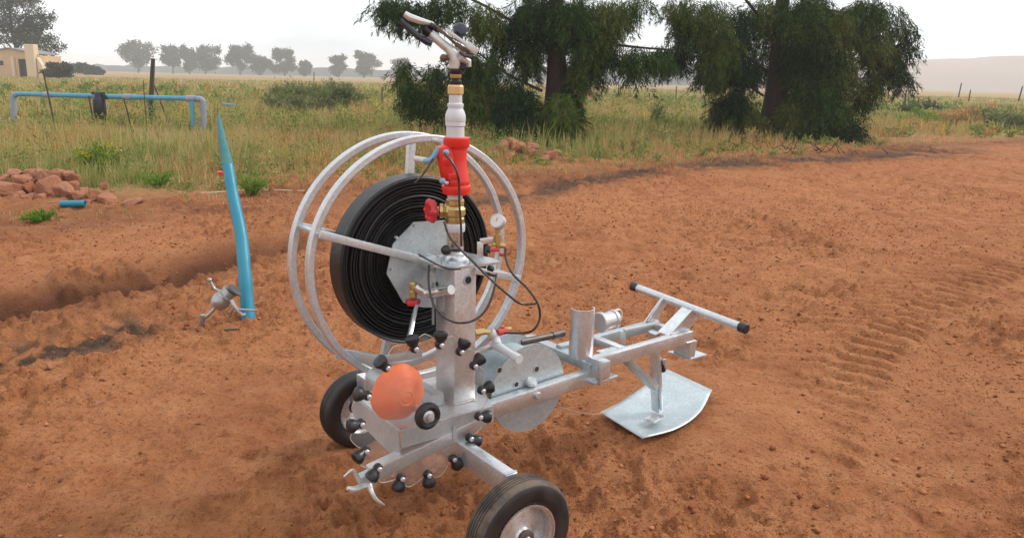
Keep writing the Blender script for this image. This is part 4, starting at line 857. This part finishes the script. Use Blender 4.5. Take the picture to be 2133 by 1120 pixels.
# reel ----------------------------------------------------------------
RC = V((.050, 0, .935)); YB, YA = .185, .335
bm = NB(); n = 10; pts = []
for (px, py) in [(819,510), (864,462), (926,459), (975,480), (985,560), (965,615), (905,640), (845,633), (806,575)]: pass
HP = [(-0.093, 0.165, 1.016), (-0.008, 0.165, 1.087), (0.123, 0.165, 1.083), (0.206, 0.165, 0.999), (0.215, 0.165, 0.829), (0.121, 0.165, 0.747), (0.026, 0.165, 0.762), (-0.053, 0.165, 0.792), (-0.120, 0.165, 0.910)]
prism(bm, HP, (0, .006, 0)); prism(bm, [V(p)+V((0, .17, 0)) for p in HP], (0, .006, 0)); reel = part('hose_reel', bm, GALVD, smooth=False)
reel['label'] = 'reel with two hoop rings, spokes and a faceted hub plate'
def ring(y, R):
    bm = NB(); n = 120; h = .013; wv = .0155; pr = [(-h, -wv), (-h, wv), (h, wv), (h, -wv)]
    cs = [(-h, -wv+.004), (-h, wv-.004), (-h+.004, wv), (h-.004, wv), (h, wv-.004), (h, -wv+.004), (h-.004, -wv), (-h+.004, -wv)]
    rs = []
    for i in range(n):
        t = i*tau/n; rr = R*(1+.004*sin(2*t+1)+.003*sin(5*t))
        rs.append([bm.verts.new((RC.x+(rr+a)*cos(t), y+b, RC.z+(rr+a)*sin(t))) for a, b in cs])
    for i in range(n):
        for k in range(8): bm.faces.new((rs[i][k], rs[i][(k+1) % 8], rs[(i+1) % n][(k+1) % 8], rs[(i+1) % n][k]))
    bmesh.ops.recalc_face_normals(bm, faces=bm.faces); return part('reel_ring', bm, GALVW, reel, ang=30)
ring(YB, .450); ring(YA, .452)
def pol(r, a, y): return V((RC.x+r*cos(a), y, RC.z+r*sin(a)))
SP = [radians(161), radians(-16), radians(86), radians(-104)]
for i, a in enumerate(SP):
    for y in ((YB-.018,) if i < 2 else (YA,)):
        bm = NB(); bar(bm, pol(.05 if y < .2 else .02, a, y), pol(.447, a, y), .028, .026, .003, V((0, 1, 0))); part('spoke', bm, GALVW, reel)
    bm = NB(); bar(bm, pol(.445, a, YB-.02), pol(.445, a, YA), .022, .012, .002); part('ring_spacer', bm, GALVW, reel)
for a in SP[:2]:
    bm = NB(); bar(bm, pol(.02, a, YA), pol(.447, a, YA), .028, .026, .003, V((0, 1, 0))); part('spoke', bm, GALVW, reel)
bm = NB(); cyl(bm, (RC.x, .07, RC.z), (RC.x, .38, RC.z), .03, 20); part('reel_axle', bm, GALVD, reel)
for q in ((-0.086, 0.160, 1.041), (-0.011, 0.160, 1.076), (-0.105, 0.160, 0.927)):
    bm = NB(); cyl(bm, q, V(q)+V((0, -.012, 0)), .006, 8); part('bolt', bm, SILVER, reel)
# coil of flat hose: concentric wraps with thin grooves, wavy edges
def coil():
    bm = NB(); o = V((RC.x-.012, 0, RC.z-.005)); n = 110; rs = []; R1 = .316; turns = 15; prev = None; wr = random.Random(4)
    prof = []; r = .10
    k = 0
    ths = []
    while r < R1-.012:
        t = wr.uniform(.008, .0145); ths.append((r, t, wr.uniform(-.005, .004))); r += t
    Y0, Y1 = .212, .294
    def add(pf, ph): 
        nonlocal_r = [[bm.verts.new((o.x+(rr*(1+.006*sin(t*2+ph)+.004*sin(t*3+ph*2)))*cos(t), y, o.z+(rr*(1+.006*sin(t*2+ph)+.004*sin(t*3+ph*2)))*sin(t))) for t in [i*tau/n for i in range(n)]] for rr, y in pf]
        for A_, B_ in zip(nonlocal_r, nonlocal_r[1:]):
            for i in range(n): bm.faces.new((A_[i], A_[(i+1) % n], B_[(i+1) % n], B_[i]))
    for i, (r, t, dy) in enumerate(ths):
        y0 = Y0+dy*1.2; add([(r+.001, Y0+.03), (r+.001, y0+.004), (r+t*.35, y0), (r+t*.65, y0), (r+t*.9, y0+.004), (r+t*.9, Y0+.03)], i*.35)
    add([(.10, Y0+.028), (R1-.004, Y0+.028)], 1)
    add([(R1-.014, Y0+.03), (R1-.013, Y0+.0), (R1-.006, Y0-.006), (R1+.002, Y0), (R1+.003, Y1), (R1-.004, Y1+.005), (.12, Y1+.005)], 0)
    bmesh.ops.recalc_face_normals(bm, faces=bm.faces)
    return part('hose_coil', bm, HOSE, reel, ang=50, label='flat black hose wound in many layers')
coil()
# clear scalloped guard with black pads ----------------------------------------
DC = V((-.168, -.165, .515))
KA = [76, 101, 126, 151, 175, 198, 221, 245, 271, 297, 321, 345, 7, 30, 52]
def guard():
    bm = NB(); n = 180; fr = []; 
    def rad(t):
        d = min(abs((t-radians(a)+pi) % tau-pi) for a in KA); return .238+.030*min(1, d/radians(12))**.8
    A_ = [bm.verts.new((DC.x+rad(i*tau/n)*cos(i*tau/n), DC.y, DC.z+rad(i*tau/n)*sin(i*tau/n))) for i in range(n)]
    bm.faces.new(A_); r = bmesh.ops.extrude_face_region(bm, geom=bm.faces[:]); vs = [g for g in r['geom'] if isinstance(g, bmesh.types.BMVert)]
    for v_ in vs: v_.co.y += .004
    bmesh.ops.recalc_face_normals(bm, faces=bm.faces)
    rim_pts = [V((DC.x+rad(i*tau/n)*cos(i*tau/n), DC.y-.001, DC.z+rad(i*tau/n)*sin(i*tau/n))) for i in range(n+1)]
    g = part('guard_disc', bm, CLEAR, None, False, label='clear scalloped disc edged with black rubber pads')
    bm2 = NB(); tube(bm2, rim_pts, .0014, 6, False); part('guard_rim', bm2, worn('clear_sheet_edge', (.42, .38, .35), .3, .2), g)
    for i, a in enumerate(KA):
        t = radians(a+random.uniform(-3, 3)); d = V((cos(t+.1), random.uniform(-.12, .12), sin(t+.1))).normalized(); p = DC+V((cos(t), 0, sin(t)))*.232+V((0, -.012, 0))
        bm = NB(); lathe(bm, [(.007, -.004), (.011, .003), (.0125, .009), (.017, .016), (.0215, .024), (.0238, .033), (.0225, .041), (.014, .046), (.002, .047)], p, d, 18); lathe(bm, [(.012, -.008), (.015, -.004), (.015, .008), (.012, .012)], p, (0, 1, 0), 14)
        pad = part('rubber_pad', bm, BLACKP, g, ang=45)
        bm = NB(); cyl(bm, p+V((0, -.006, 0)), p+V((0, -.018, 0)), .0085, 12, .003); part('bolt', bm, SILVER, g)
    return g
guard()
# orange ribbed cap
oc = V((-0.212, -0.090, 0.559)); oc.y = 0; bm = NB(); pf = [(.066, -.02), (.095, -.028), (.099, -.04)]
for k in range(9): r_k = .099-.0098*k; z_k = -.046-.0125*k+.0007*k*k; pf += [(r_k, z_k), (r_k-.004-.001*(k % 3), z_k-.0042-.001*(k % 2))]
pf += [(.006, -.103), (.001, -.1035)]
lathe(bm, pf, oc+V((0, -.035, 0)), (0, 1, 0), 84, False, lob=lambda t: 1+.016*cos(7*t+.6)+.03*cos(3*t+1))
bmesh.ops.recalc_face_normals(bm, faces=bm.faces); part('orange_cap', bm, ORANGE, ang=60)
bm = NB(); cyl(bm, oc+V((0, -.03, 0)), oc+V((0, .10, 0)), .035, 20); part('gear_mount', bm, GALVD)
bc = V((-.170, -.20, .510)); bm = NB(); lathe(bm, [(.020, .004), (.022, -.010), (.034, -.014), (.044, -.010), (.047, 0), (.044, .010), (.034, .014), (.022, .010), (.020, -.004)], bc, (0, 1, 0), 40, False); bw = part('bearing_wheel', bm, BLACKP)
bm = NB(); lathe(bm, [(.023, .012), (.023, -.008), (.014, -.012), (.012, -.024), (.003, -.026)], bc, (0, 1, 0), 24); part('bearing_hub', bm, SILVER, bw)
bm = NB(); cyl(bm, (bc.x, -.19, bc.z), (bc.x, -.02, bc.z), .012); part('bearing_shaft', bm, GALV)
bm = NB(); bar(bm, (-0.086, 0.020, 0.815), (-0.188, -0.100, 0.725), .036, .012, .003, V((1, 0, 0))); part('lever_plate', bm, GALV)
bm = NB(); bar(bm, (-0.212, 0.020, 0.649), (-0.063, 0.020, 0.641), .012, .03, .003); bar(bm, (-0.291, 0.240, 0.621), (-0.155, 0.100, 0.606), .01, .04, .003); part('stay_bar', bm, GALVD)
bm = NB(); box(bm, (-.03, .03, .475), (.05, .14, .046), None, .006); part('gear_housing', bm, GALVD)
# side outlet pipe with small valve on the column's left face
bm = NB(); tube(bm, spline([V((0.000, -0.076, 0.889)), V((-0.010, -0.014, 0.869)), V((-0.030, 0.041, 0.854)), V((-0.050, 0.054, 0.868)), V((-0.060, 0.063, 0.878))]), [.017]*8+[.019]*6+[.017]*19, 14); sp_ = part('outlet_pipe', bm, GALVP)
c = V((-0.060, 0.084, 0.870)); bm = NB(); lathe(bm, [(.011, -.04), (.015, -.035), (.015, -.015), (.011, -.01), (.016, .004), (.016, .014), (.010, .02)], c, UP, 8); cyl(bm, c-UP*.02, c+TU*.02-UP*.01, .011, 8); part('tap_body', bm, BRASS, sp_, ang=25)
bm = NB(); lathe(bm, [(.006, -.014), (.022, -.012), (.026, -.004), (.024, .006), (.008, .008)], c-UP*.052, UP, 24, lob=lambda t: 1+.12*cos(5*t)); part('tap_handle', bm, REDP, sp_)
# gauge on a bracket
bm = NB(); q = [V((0.127, -0.064, 0.987)), V((0.127, -0.063, 1.042)), V((0.170, -0.090, 1.050))]; bar(bm, q[0], q[1], .022, .006, .001, TC); bar(bm, q[1], q[2], .022, .006, .001, TC); part('gauge_bracket', bm, GALV)
c = V((0.171, -0.103, 1.116)); ax = (TC*.8+UP*.45-TU*.55).normalized()
bm = NB(); cyl(bm, c-UP*.02, V((0.174, -0.104, 1.016)), .008, 12); cyl(bm, V((0.172, -0.103, 1.070)), V((0.174, -0.104, 1.036)), .014, 6); cyl(bm, V((0.158, -0.094, 1.036)), V((0.196, -0.118, 1.029)), .009, 10); gv = part('gauge_valve', bm, BRASS, ang=30)
bm = NB(); lathe(bm, [(.020, -.020), (.0265, -.016), (.0265, .008), (.0235, .010)], c, ax, 30); part('gauge_case', bm, SILVER, gv)
bm = NB(); lathe(bm, [(.022, .0102), (.001, .0106)], c, ax, 30); part('gauge_face', bm, mat('gauge_face', (.62, .62, .58), .25), gv)
bm = NB(); bar(bm, c+ax*.0115-UP*.004, c+ax*.0115+UP*.012+TU*.005, .0022, .001, 0); part('gauge_needle', bm, BLACKP, gv)
bm = NB(); lathe(bm, [(.005, 0), (.014, .002), (.014, .018), (.006, .02)], V((0.153, -0.091, 1.016)), -TU, 8); part('valve_handle', bm, BLACKP, gv)
bm = NB(); box(bm, V((0.153, -0.115, 1.018)), (.034, .012, .010), Matrix.Rotation(radians(-31), 3, 'Z'), .003); box(bm, V((0.186, -0.112, 0.998)), (.016, .014, .012), None, .003); part('valve_handle', bm, REDP, gv)
# black knob by the top plate
bm = NB(); ball(bm, (0.005, -0.036, 1.020), .020, (1, 1, .9)); cyl(bm, (0.005, -0.036, 1.020), (0.053, -0.053, 1.018), .005, 10); part('lock_knob', bm, BLACKP)
# control tubes
def hose(pts, r=.0042, nm='control_tube'): 
    bm = NB(); tube(bm, spline(pts, 8), r, 8); return part(nm, bm, FILM)
hose([(-0.002, -0.031, 1.354), (0.016, -0.060, 1.317), (0.031, -0.069, 1.269), (0.042, -0.058, 1.189), (0.050, -0.057, 1.105), (0.052, -0.058, 1.034)])
hose([(0.003, -0.023, 1.119), (0.012, -0.040, 1.072), (0.030, -0.074, 1.034), (0.050, -0.133, 0.993), (0.082, -0.188, 0.942), (0.144, -0.215, 0.880), (0.192, -0.221, 0.845), (0.249, -0.233, 0.839)])
hose([(0.191, -0.127, 1.025), (0.187, -0.136, 0.986), (0.190, -0.173, 0.941), (0.228, -0.208, 0.892), (0.255, -0.236, 0.839), (0.262, -0.241, 0.787), (0.246, -0.231, 0.746), (0.229, -0.197, 0.726), (0.180, -0.143, 0.720)])
hose([(-0.031, 0.022, 0.960), (-0.062, -0.029, 0.906), (-0.064, -0.063, 0.846), (-0.038, -0.091, 0.801), (0.004, -0.117, 0.780), (0.050, -0.145, 0.790), (0.092, -0.159, 0.828), (0.125, -0.156, 0.895), (0.154, -0.127, 0.936)])
hose([(-0.023, 0.006, 1.332), (-0.045, 0.007, 1.301), (-0.059, 0.028, 1.267), (-0.071, 0.047, 1.246)], .003)
hose([(-0.036, 0.084, 0.987), (-0.030, -0.014, 0.974), (-0.014, -0.082, 0.965), (0.015, -0.112, 0.968)], .003)
# lower fittings beside the drum
bm = NB(); bar(bm, (0.131, -0.020, 0.617), (0.250, -0.020, 0.630), .02, .014, .002); fb = part('fitting_rail', bm, GALV)
bm = NB(); tube(bm, [(0.129, -0.030, 0.697), (0.172, -0.030, 0.695)], .013, 8); tube(bm, [(0.172, -0.030, 0.695), (0.202, -0.030, 0.686)], .010, 8); part('brass_fitting', bm, BRASS, ang=25); bm = NB(); cyl(bm, (0.264, -0.030, 0.687), (0.295, -0.030, 0.685), .008, 8); part('brass_nipple', bm, BRASS, ang=25)
bm = NB(); tube(bm, [(0.198, -0.030, 0.691), (0.224, -0.030, 0.667), (0.219, -0.050, 0.644)], .016, 10); tube(bm, [(0.221, -0.030, 0.638), (0.220, -0.098, 0.632), (0.220, -0.174, 0.625)], [.019, .014, .014], 14); cyl(bm, (0.220, -0.151, 0.627), (0.220, -0.185, 0.625), .017, 12); part('stub_pipe', bm, PVC)
bm = NB(); cyl(bm, (0.226, -0.040, 0.685), (0.270, -0.040, 0.683), .012, 8); part('tap_handle', bm, REDP)
bm = NB(); cyl(bm, (0.443, 0.100, 0.567), (0.609, 0.100, 0.564), .014, 12); cyl(bm, (0.609, 0.100, 0.564), (0.669, 0.100, 0.566), .017, 12); part('lever_rod', bm, STEELD)
# wire drum -------------------------------------------------------------------
dc = V((.370, 0, .437)); RD = .176
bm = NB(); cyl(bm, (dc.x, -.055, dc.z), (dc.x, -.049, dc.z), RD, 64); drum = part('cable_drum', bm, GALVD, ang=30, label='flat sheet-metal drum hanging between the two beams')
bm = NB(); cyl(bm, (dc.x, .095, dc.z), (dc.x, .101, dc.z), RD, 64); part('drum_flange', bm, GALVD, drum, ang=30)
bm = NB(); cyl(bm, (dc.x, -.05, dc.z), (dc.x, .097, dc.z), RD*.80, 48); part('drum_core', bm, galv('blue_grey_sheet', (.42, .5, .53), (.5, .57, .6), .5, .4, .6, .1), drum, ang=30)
for q in ((0.404, -0.056, 0.509), (0.307, -0.056, 0.467), (0.226, -0.056, 0.542)):
    bm = NB(); cyl(bm, q, V(q)+V((0, -.0012, 0)), .011, 18); part('drum_hole', bm, DARKM, drum)
    bm = NB(); lathe(bm, [(.0105, 0), (.0135, 0), (.0135, .002), (.0105, .002), (.0105, 0)], V(q), (0, -1, 0), 18, False); part('hole_rim', bm, GALV, drum)
bm = NB(); cyl(bm, (dc.x, -.118, dc.z-.01), (dc.x, .17, dc.z-.01), .014, 16, .002); lathe(bm, [(.024, 0), (.024, .012), (.017, .02)], (dc.x, -.066, dc.z+.024), (0, -.3, 1), 8); part('drum_shaft', bm, SILVER, drum)
bm = NB(); tube(bm, spline([(.50, -.03, .33), (0.952, 0.177, 0.100), (1.150, 0.191, 0.120), (1.201, 0.153, 0.200)]), .0022, 6); part('cord', bm, TWINE)
# rear section ------------------------------------------------------------------
bm = NB(); bar(bm, (.66, -.085, .487), (1.26, -.085, .500), .040, .052, .004); part('rear_beam', bm, GALV)
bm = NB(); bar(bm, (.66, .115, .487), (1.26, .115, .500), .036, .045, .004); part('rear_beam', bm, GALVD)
bm = NB(); 
bm.free()
for x in (.86, 1.235): bm = NB(); bar(bm, (x, -.064, .497), (x, .097, .497), .036, .036, .003); part('rear_cross_bar', bm, GALV)
bm = NB(); bar(bm, (0.946, 0.020, 0.475), (0.940, 0.020, 0.550), .030, .008, .002, V((0, 1, 0))); bar(bm, (0.949, 0.020, 0.549), (1.188, 0.040, 0.538), .016, .012, .002); part('guide_bracket', bm, GALVW)
bm = NB(); bar(bm, (0.745, -0.050, 0.506), (0.883, -0.050, 0.507), .05, .008, .002); part('slotted_plate', bm, galv('fresh_weld_zinc', (.55, .62, .6), (.85, .88, .86), .8, .25, .4, .05))
# half-round post and coupling
def post():
    p0 = V((.655, -.03, .505)); bm = NB(); n = 14; H_ = .205; R_1 = .050; t0, t1 = radians(150), radians(345)
    rows = []
    for z in (0, H_):
        rows.append([[bm.verts.new(p0+V((cos(t0+(t1-t0)*i/n)*rr, sin(t0+(t1-t0)*i/n)*rr, z+(.012*sin(i) if 0 else 0)))) for i in range(n+1)] for rr in (R_1, R_1-.005)])
    for k in (0, 1):
        for i in range(n): bm.faces.new((rows[0][k][i], rows[0][k][i+1], rows[1][k][i+1], rows[1][k][i]))
    for z in (0, 1):
        for i in range(n): bm.faces.new((rows[z][0][i], rows[z][0][i+1], rows[z][1][i+1], rows[z][1][i]))
    for i in (0, n): bm.faces.new((rows[0][0][i], rows[0][1][i], rows[1][1][i], rows[1][0][i]))
    bmesh.ops.recalc_face_normals(bm, faces=bm.faces); return part('half_pipe_post', bm, GALV, ang=50)
ps = post()
c = V((0.741, -0.040, 0.635)); d = (V((0.827, -0.040, 0.637))-c).normalized(); bm = NB(); lathe(bm, [(.040, 0), (.043, .004), (.043, .016), (.036, .02), (.036, .07), (.041, .073), (.041, .085), (.034, .088)], c, d, 28); part('coupling', bm, SILVER, ps, ang=30)
bm = NB(); cc = c+d*.10+UP*.012; tube(bm, [cc+(d*cos(t)+UP*sin(t))*.026 for t in np.linspace(0, tau, 21)], .005, 8, False); part('pull_ring', bm, CREAM, ps)
# handle
h0, h1 = (1.300, 0.311, 0.630), (1.300, -0.336, 0.595); bm = NB(); cyl(bm, h0, h1, .0185, 22); hb = part('handle_bar', bm, GALVW)
H0, H1 = V(h0), V(h1); dh = (H1-H0).normalized()
for a, s_ in ((H0, 1), (H1, -1)):
    bm = NB(); cyl(bm, a-dh*s_*.016, a+dh*s_*.022, .0225, 20, .003); part('end_cap', bm, BLACKP, hb)
hm = H0.lerp(H1, .30); h2 = H0.lerp(H1, .56)
bm = NB(); prism(bm, [V((1.17, .115, .515)), V((1.26, .115, .515)), V((1.325, .115, .60)), V((1.285, .115, .625))], (0, .008, 0)); bar(bm, V((1.20, .11, .515)), V((1.297, .11, .615)), .035, .006, .001, V((0, 1, 0))); part('handle_upright', bm, GALV)
bm = NB(); prism(bm, [V((1.13, -.07, .52)), V((1.25, -.07, .52)), V((1.325, -.07, .575)), V((1.27, -.07, .615))], (0, -.008, 0)); prism(bm, [V((1.13, -.07, .52)), V((1.13, -.01, .52)), V((1.285, -.01, .615)), V((1.285, -.07, .608))], (.006, 0, -.004)); part('handle_upright', bm, GALV)
bm = NB(); prism(bm, [V((1.24, -.105, .475)), V((1.25, -.105, .40)), V((1.275, -.105, .39)), V((1.29, -.105, .475))], (0, .10, 0)); prism(bm, [V((1.24, -.11, .392)), V((1.36, -.11, .392)), V((1.36, -.02, .392)), V((1.24, .02, .392))], (0, 0, .006)); part('rear_foot', bm, GALV, smooth=False)
# skid leg, brace and skid plate
bm = NB(); bar(bm, (1.17, .05, .495), (1.27, .085, .075), .05, .030, .003, V((1, 0, 0))); lg = part('skid_leg', bm, GALV)
bm = NB(); bar(bm, (1.166, .018, .40), (1.26, .052, .09), .004, .012, .001, V((1, 0, 0))); part('leg_rib', bm, GALVD)
bm = NB(); bar(bm, (.90, -.03, .455), (1.196, 0.050, 0.224), .045, .028, .003); part('diagonal_brace', bm, GALVD)
bm = NB(); box(bm, (1.248, 0.050, 0.314), (.022, .02, .055), None, .004); part('latch', bm, BLACKP)
bm = NB(); cyl(bm, (1.235, 0.030, 0.333), (1.250, 0.030, 0.306), .006, 8); cyl(bm, (1.232, 0.030, 0.357), (1.235, 0.030, 0.333), .008, 8); part('latch_bolt', bm, SILVER)
def skid():
    K_ = [(1.021, 0.217, 0.078), (0.994, -0.085, 0.072), (1.198, -0.103, 0.072), (1.423, -0.046, 0.076), (1.664, 0.082, 0.090), (1.648, 0.205, 0.110), (1.593, 0.330, 0.140)]
    bm = NB(); E1 = [V(q) for q in (K_[0], (1.171, 0.243, 0.082), (1.351, 0.290, 0.090), K_[6])]; E2 = [V(q) for q in K_[1:5]]
    n1, n2 = 14, 16; e1_ = spline(E1, 6); e2_ = spline([E2[0], E2[1], E2[2], E2[3]], 6)
    def smp(c_, t): i = t*(len(c_)-1); k = min(int(i), len(c_)-2); return c_[k].lerp(c_[k+1], i-k)
    G = []
    for i in range(n1+1):
        a = smp(e1_, i/n1); b = smp(e2_, i/n1); row = []
        for j in range(n2+1):
            t = j/n2; p = a.lerp(b, t); p = p+V((0, 0, -.022*sin(pi*t)*sin(pi*i/n1))); row.append(bm.verts.new(p))
        G.append(row)
    for i in range(n1):
        for j in range(n2): bm.faces.new((G[i][j], G[i][j+1], G[i+1][j+1], G[i+1][j]))
    o = part('skid_plate', bm, GALVD, ang=60); md = o.modifiers.new('thick', 'SOLIDIFY'); md.thickness = .005; md.offset = 0
    bm = NB(); box(bm, V((1.157, 0.002, 0.090))+V((0, 0, .006)), (.09, .06, .006), Matrix.Rotation(.2, 3, 'Z'), .002); part('foot_pad', bm, GALV, lg)
    bm = NB(); 
    bm.free()
    for q in ((1.107, -0.015, 0.095), (1.194, -0.011, 0.095)): bm = NB(); cyl(bm, q, V(q)+UP*.014, .011, 6); part('foot_bolt', bm, SILVER, lg)
skid()
# hooks on the nose
bm = NB(); tube(bm, spline([(-0.328, -0.120, 0.277), (-0.382, -0.140, 0.292), (-0.415, -0.150, 0.297), (-0.439, -0.150, 0.309)]), [.006+.005*min(1, i/6) for i in range(25)][::-1], 8); part('nose_hook', bm, CREAM)
bm = NB(); tube(bm, spline([(-0.359, -0.140, 0.292), (-0.359, -0.160, 0.274), (-0.347, -0.170, 0.247), (-0.320, -0.170, 0.220)]), [.011-.0003*i for i in range(25)], 8); part('nose_hook', bm, CREAM)
bm = NB(); tube(bm, spline([(-0.377, -0.120, 0.292), (-0.393, -0.120, 0.325), (-0.406, -0.120, 0.349), (-0.442, -0.130, 0.341)]), [.010-.0003*i for i in range(25)], 8); part('nose_hook', bm, CREAM)
bm = NB(); box(bm, (-0.349, -0.120, 0.311), (.07, .035, .035), Matrix.Rotation(-.2, 3, 'Y'), .005); part('hook_mount', bm, GALVD)

# weld beads along the joints
WELD = galv('weld_bead_zinc', (.40, .41, .42), (.56, .57, .58), .7, .35, .5, .3)
def weld(a, b, r=.0035):
    a, b = V(a), V(b); n = max(5, int((b-a).length/.005)); bm = NB()
    tube(bm, [a.lerp(b, i/n)+V((random.uniform(-1, 1), random.uniform(-1, 1), random.uniform(-1, 1)))*.0008 for i in range(n+1)], [r*random.uniform(.75, 1.2)*(1.1 if i % 2 else .85) for i in range(n+1)], 7); part('weld_bead', bm, WELD, ang=60)
weld((.021, -.066, .455), (.113, -.066, .455)); weld((.019, -.064, .455), (.019, .064, .455)); weld((.023, -.066, .958), (.111, -.066, .958)); weld((.019, -.062, .958), (.019, .06, .958))
weld((.648, -.145, .435), (.648, -.145, .505)); weld((.722, -.128, .460), (.722, -.128, .512)); weld((.022, -.112, .362), (.022, -.064, .362)); weld((-.023, -.1, .356), (.023, -.1, .356))
weld((1.215, -.106, .477), (1.262, -.106, .478)); weld((1.135, -.080, .5255), (1.25, -.080, .5275)); weld((.842, -.062, .480), (.842, -.062, .515)); weld((1.15, .03, .47), (1.19, .03, .47))


# ---------------------------------------------------------------- haze
bm = NB(); box(bm, (0, 0, 15), (5600, 5600, 32))
m = bpy.data.materials.new('air'); m.use_nodes = True; m.node_tree.nodes.remove(bsdf(m))
pv = m.node_tree.nodes.new('ShaderNodeVolumePrincipled'); pv.inputs['Color'].default_value = (.97, .985, 1, 1); pv.inputs['Density'].default_value = .0008; pv.inputs['Anisotropy'].default_value = .2
m.node_tree.links.new(pv.outputs[0], m.node_tree.nodes['Material Output'].inputs['Volume'])
o = mesh_obj('haze', bm, m); kind(o, 'stuff'); o['label'] = 'thin mist over the whole field'; o['category'] = 'mist'
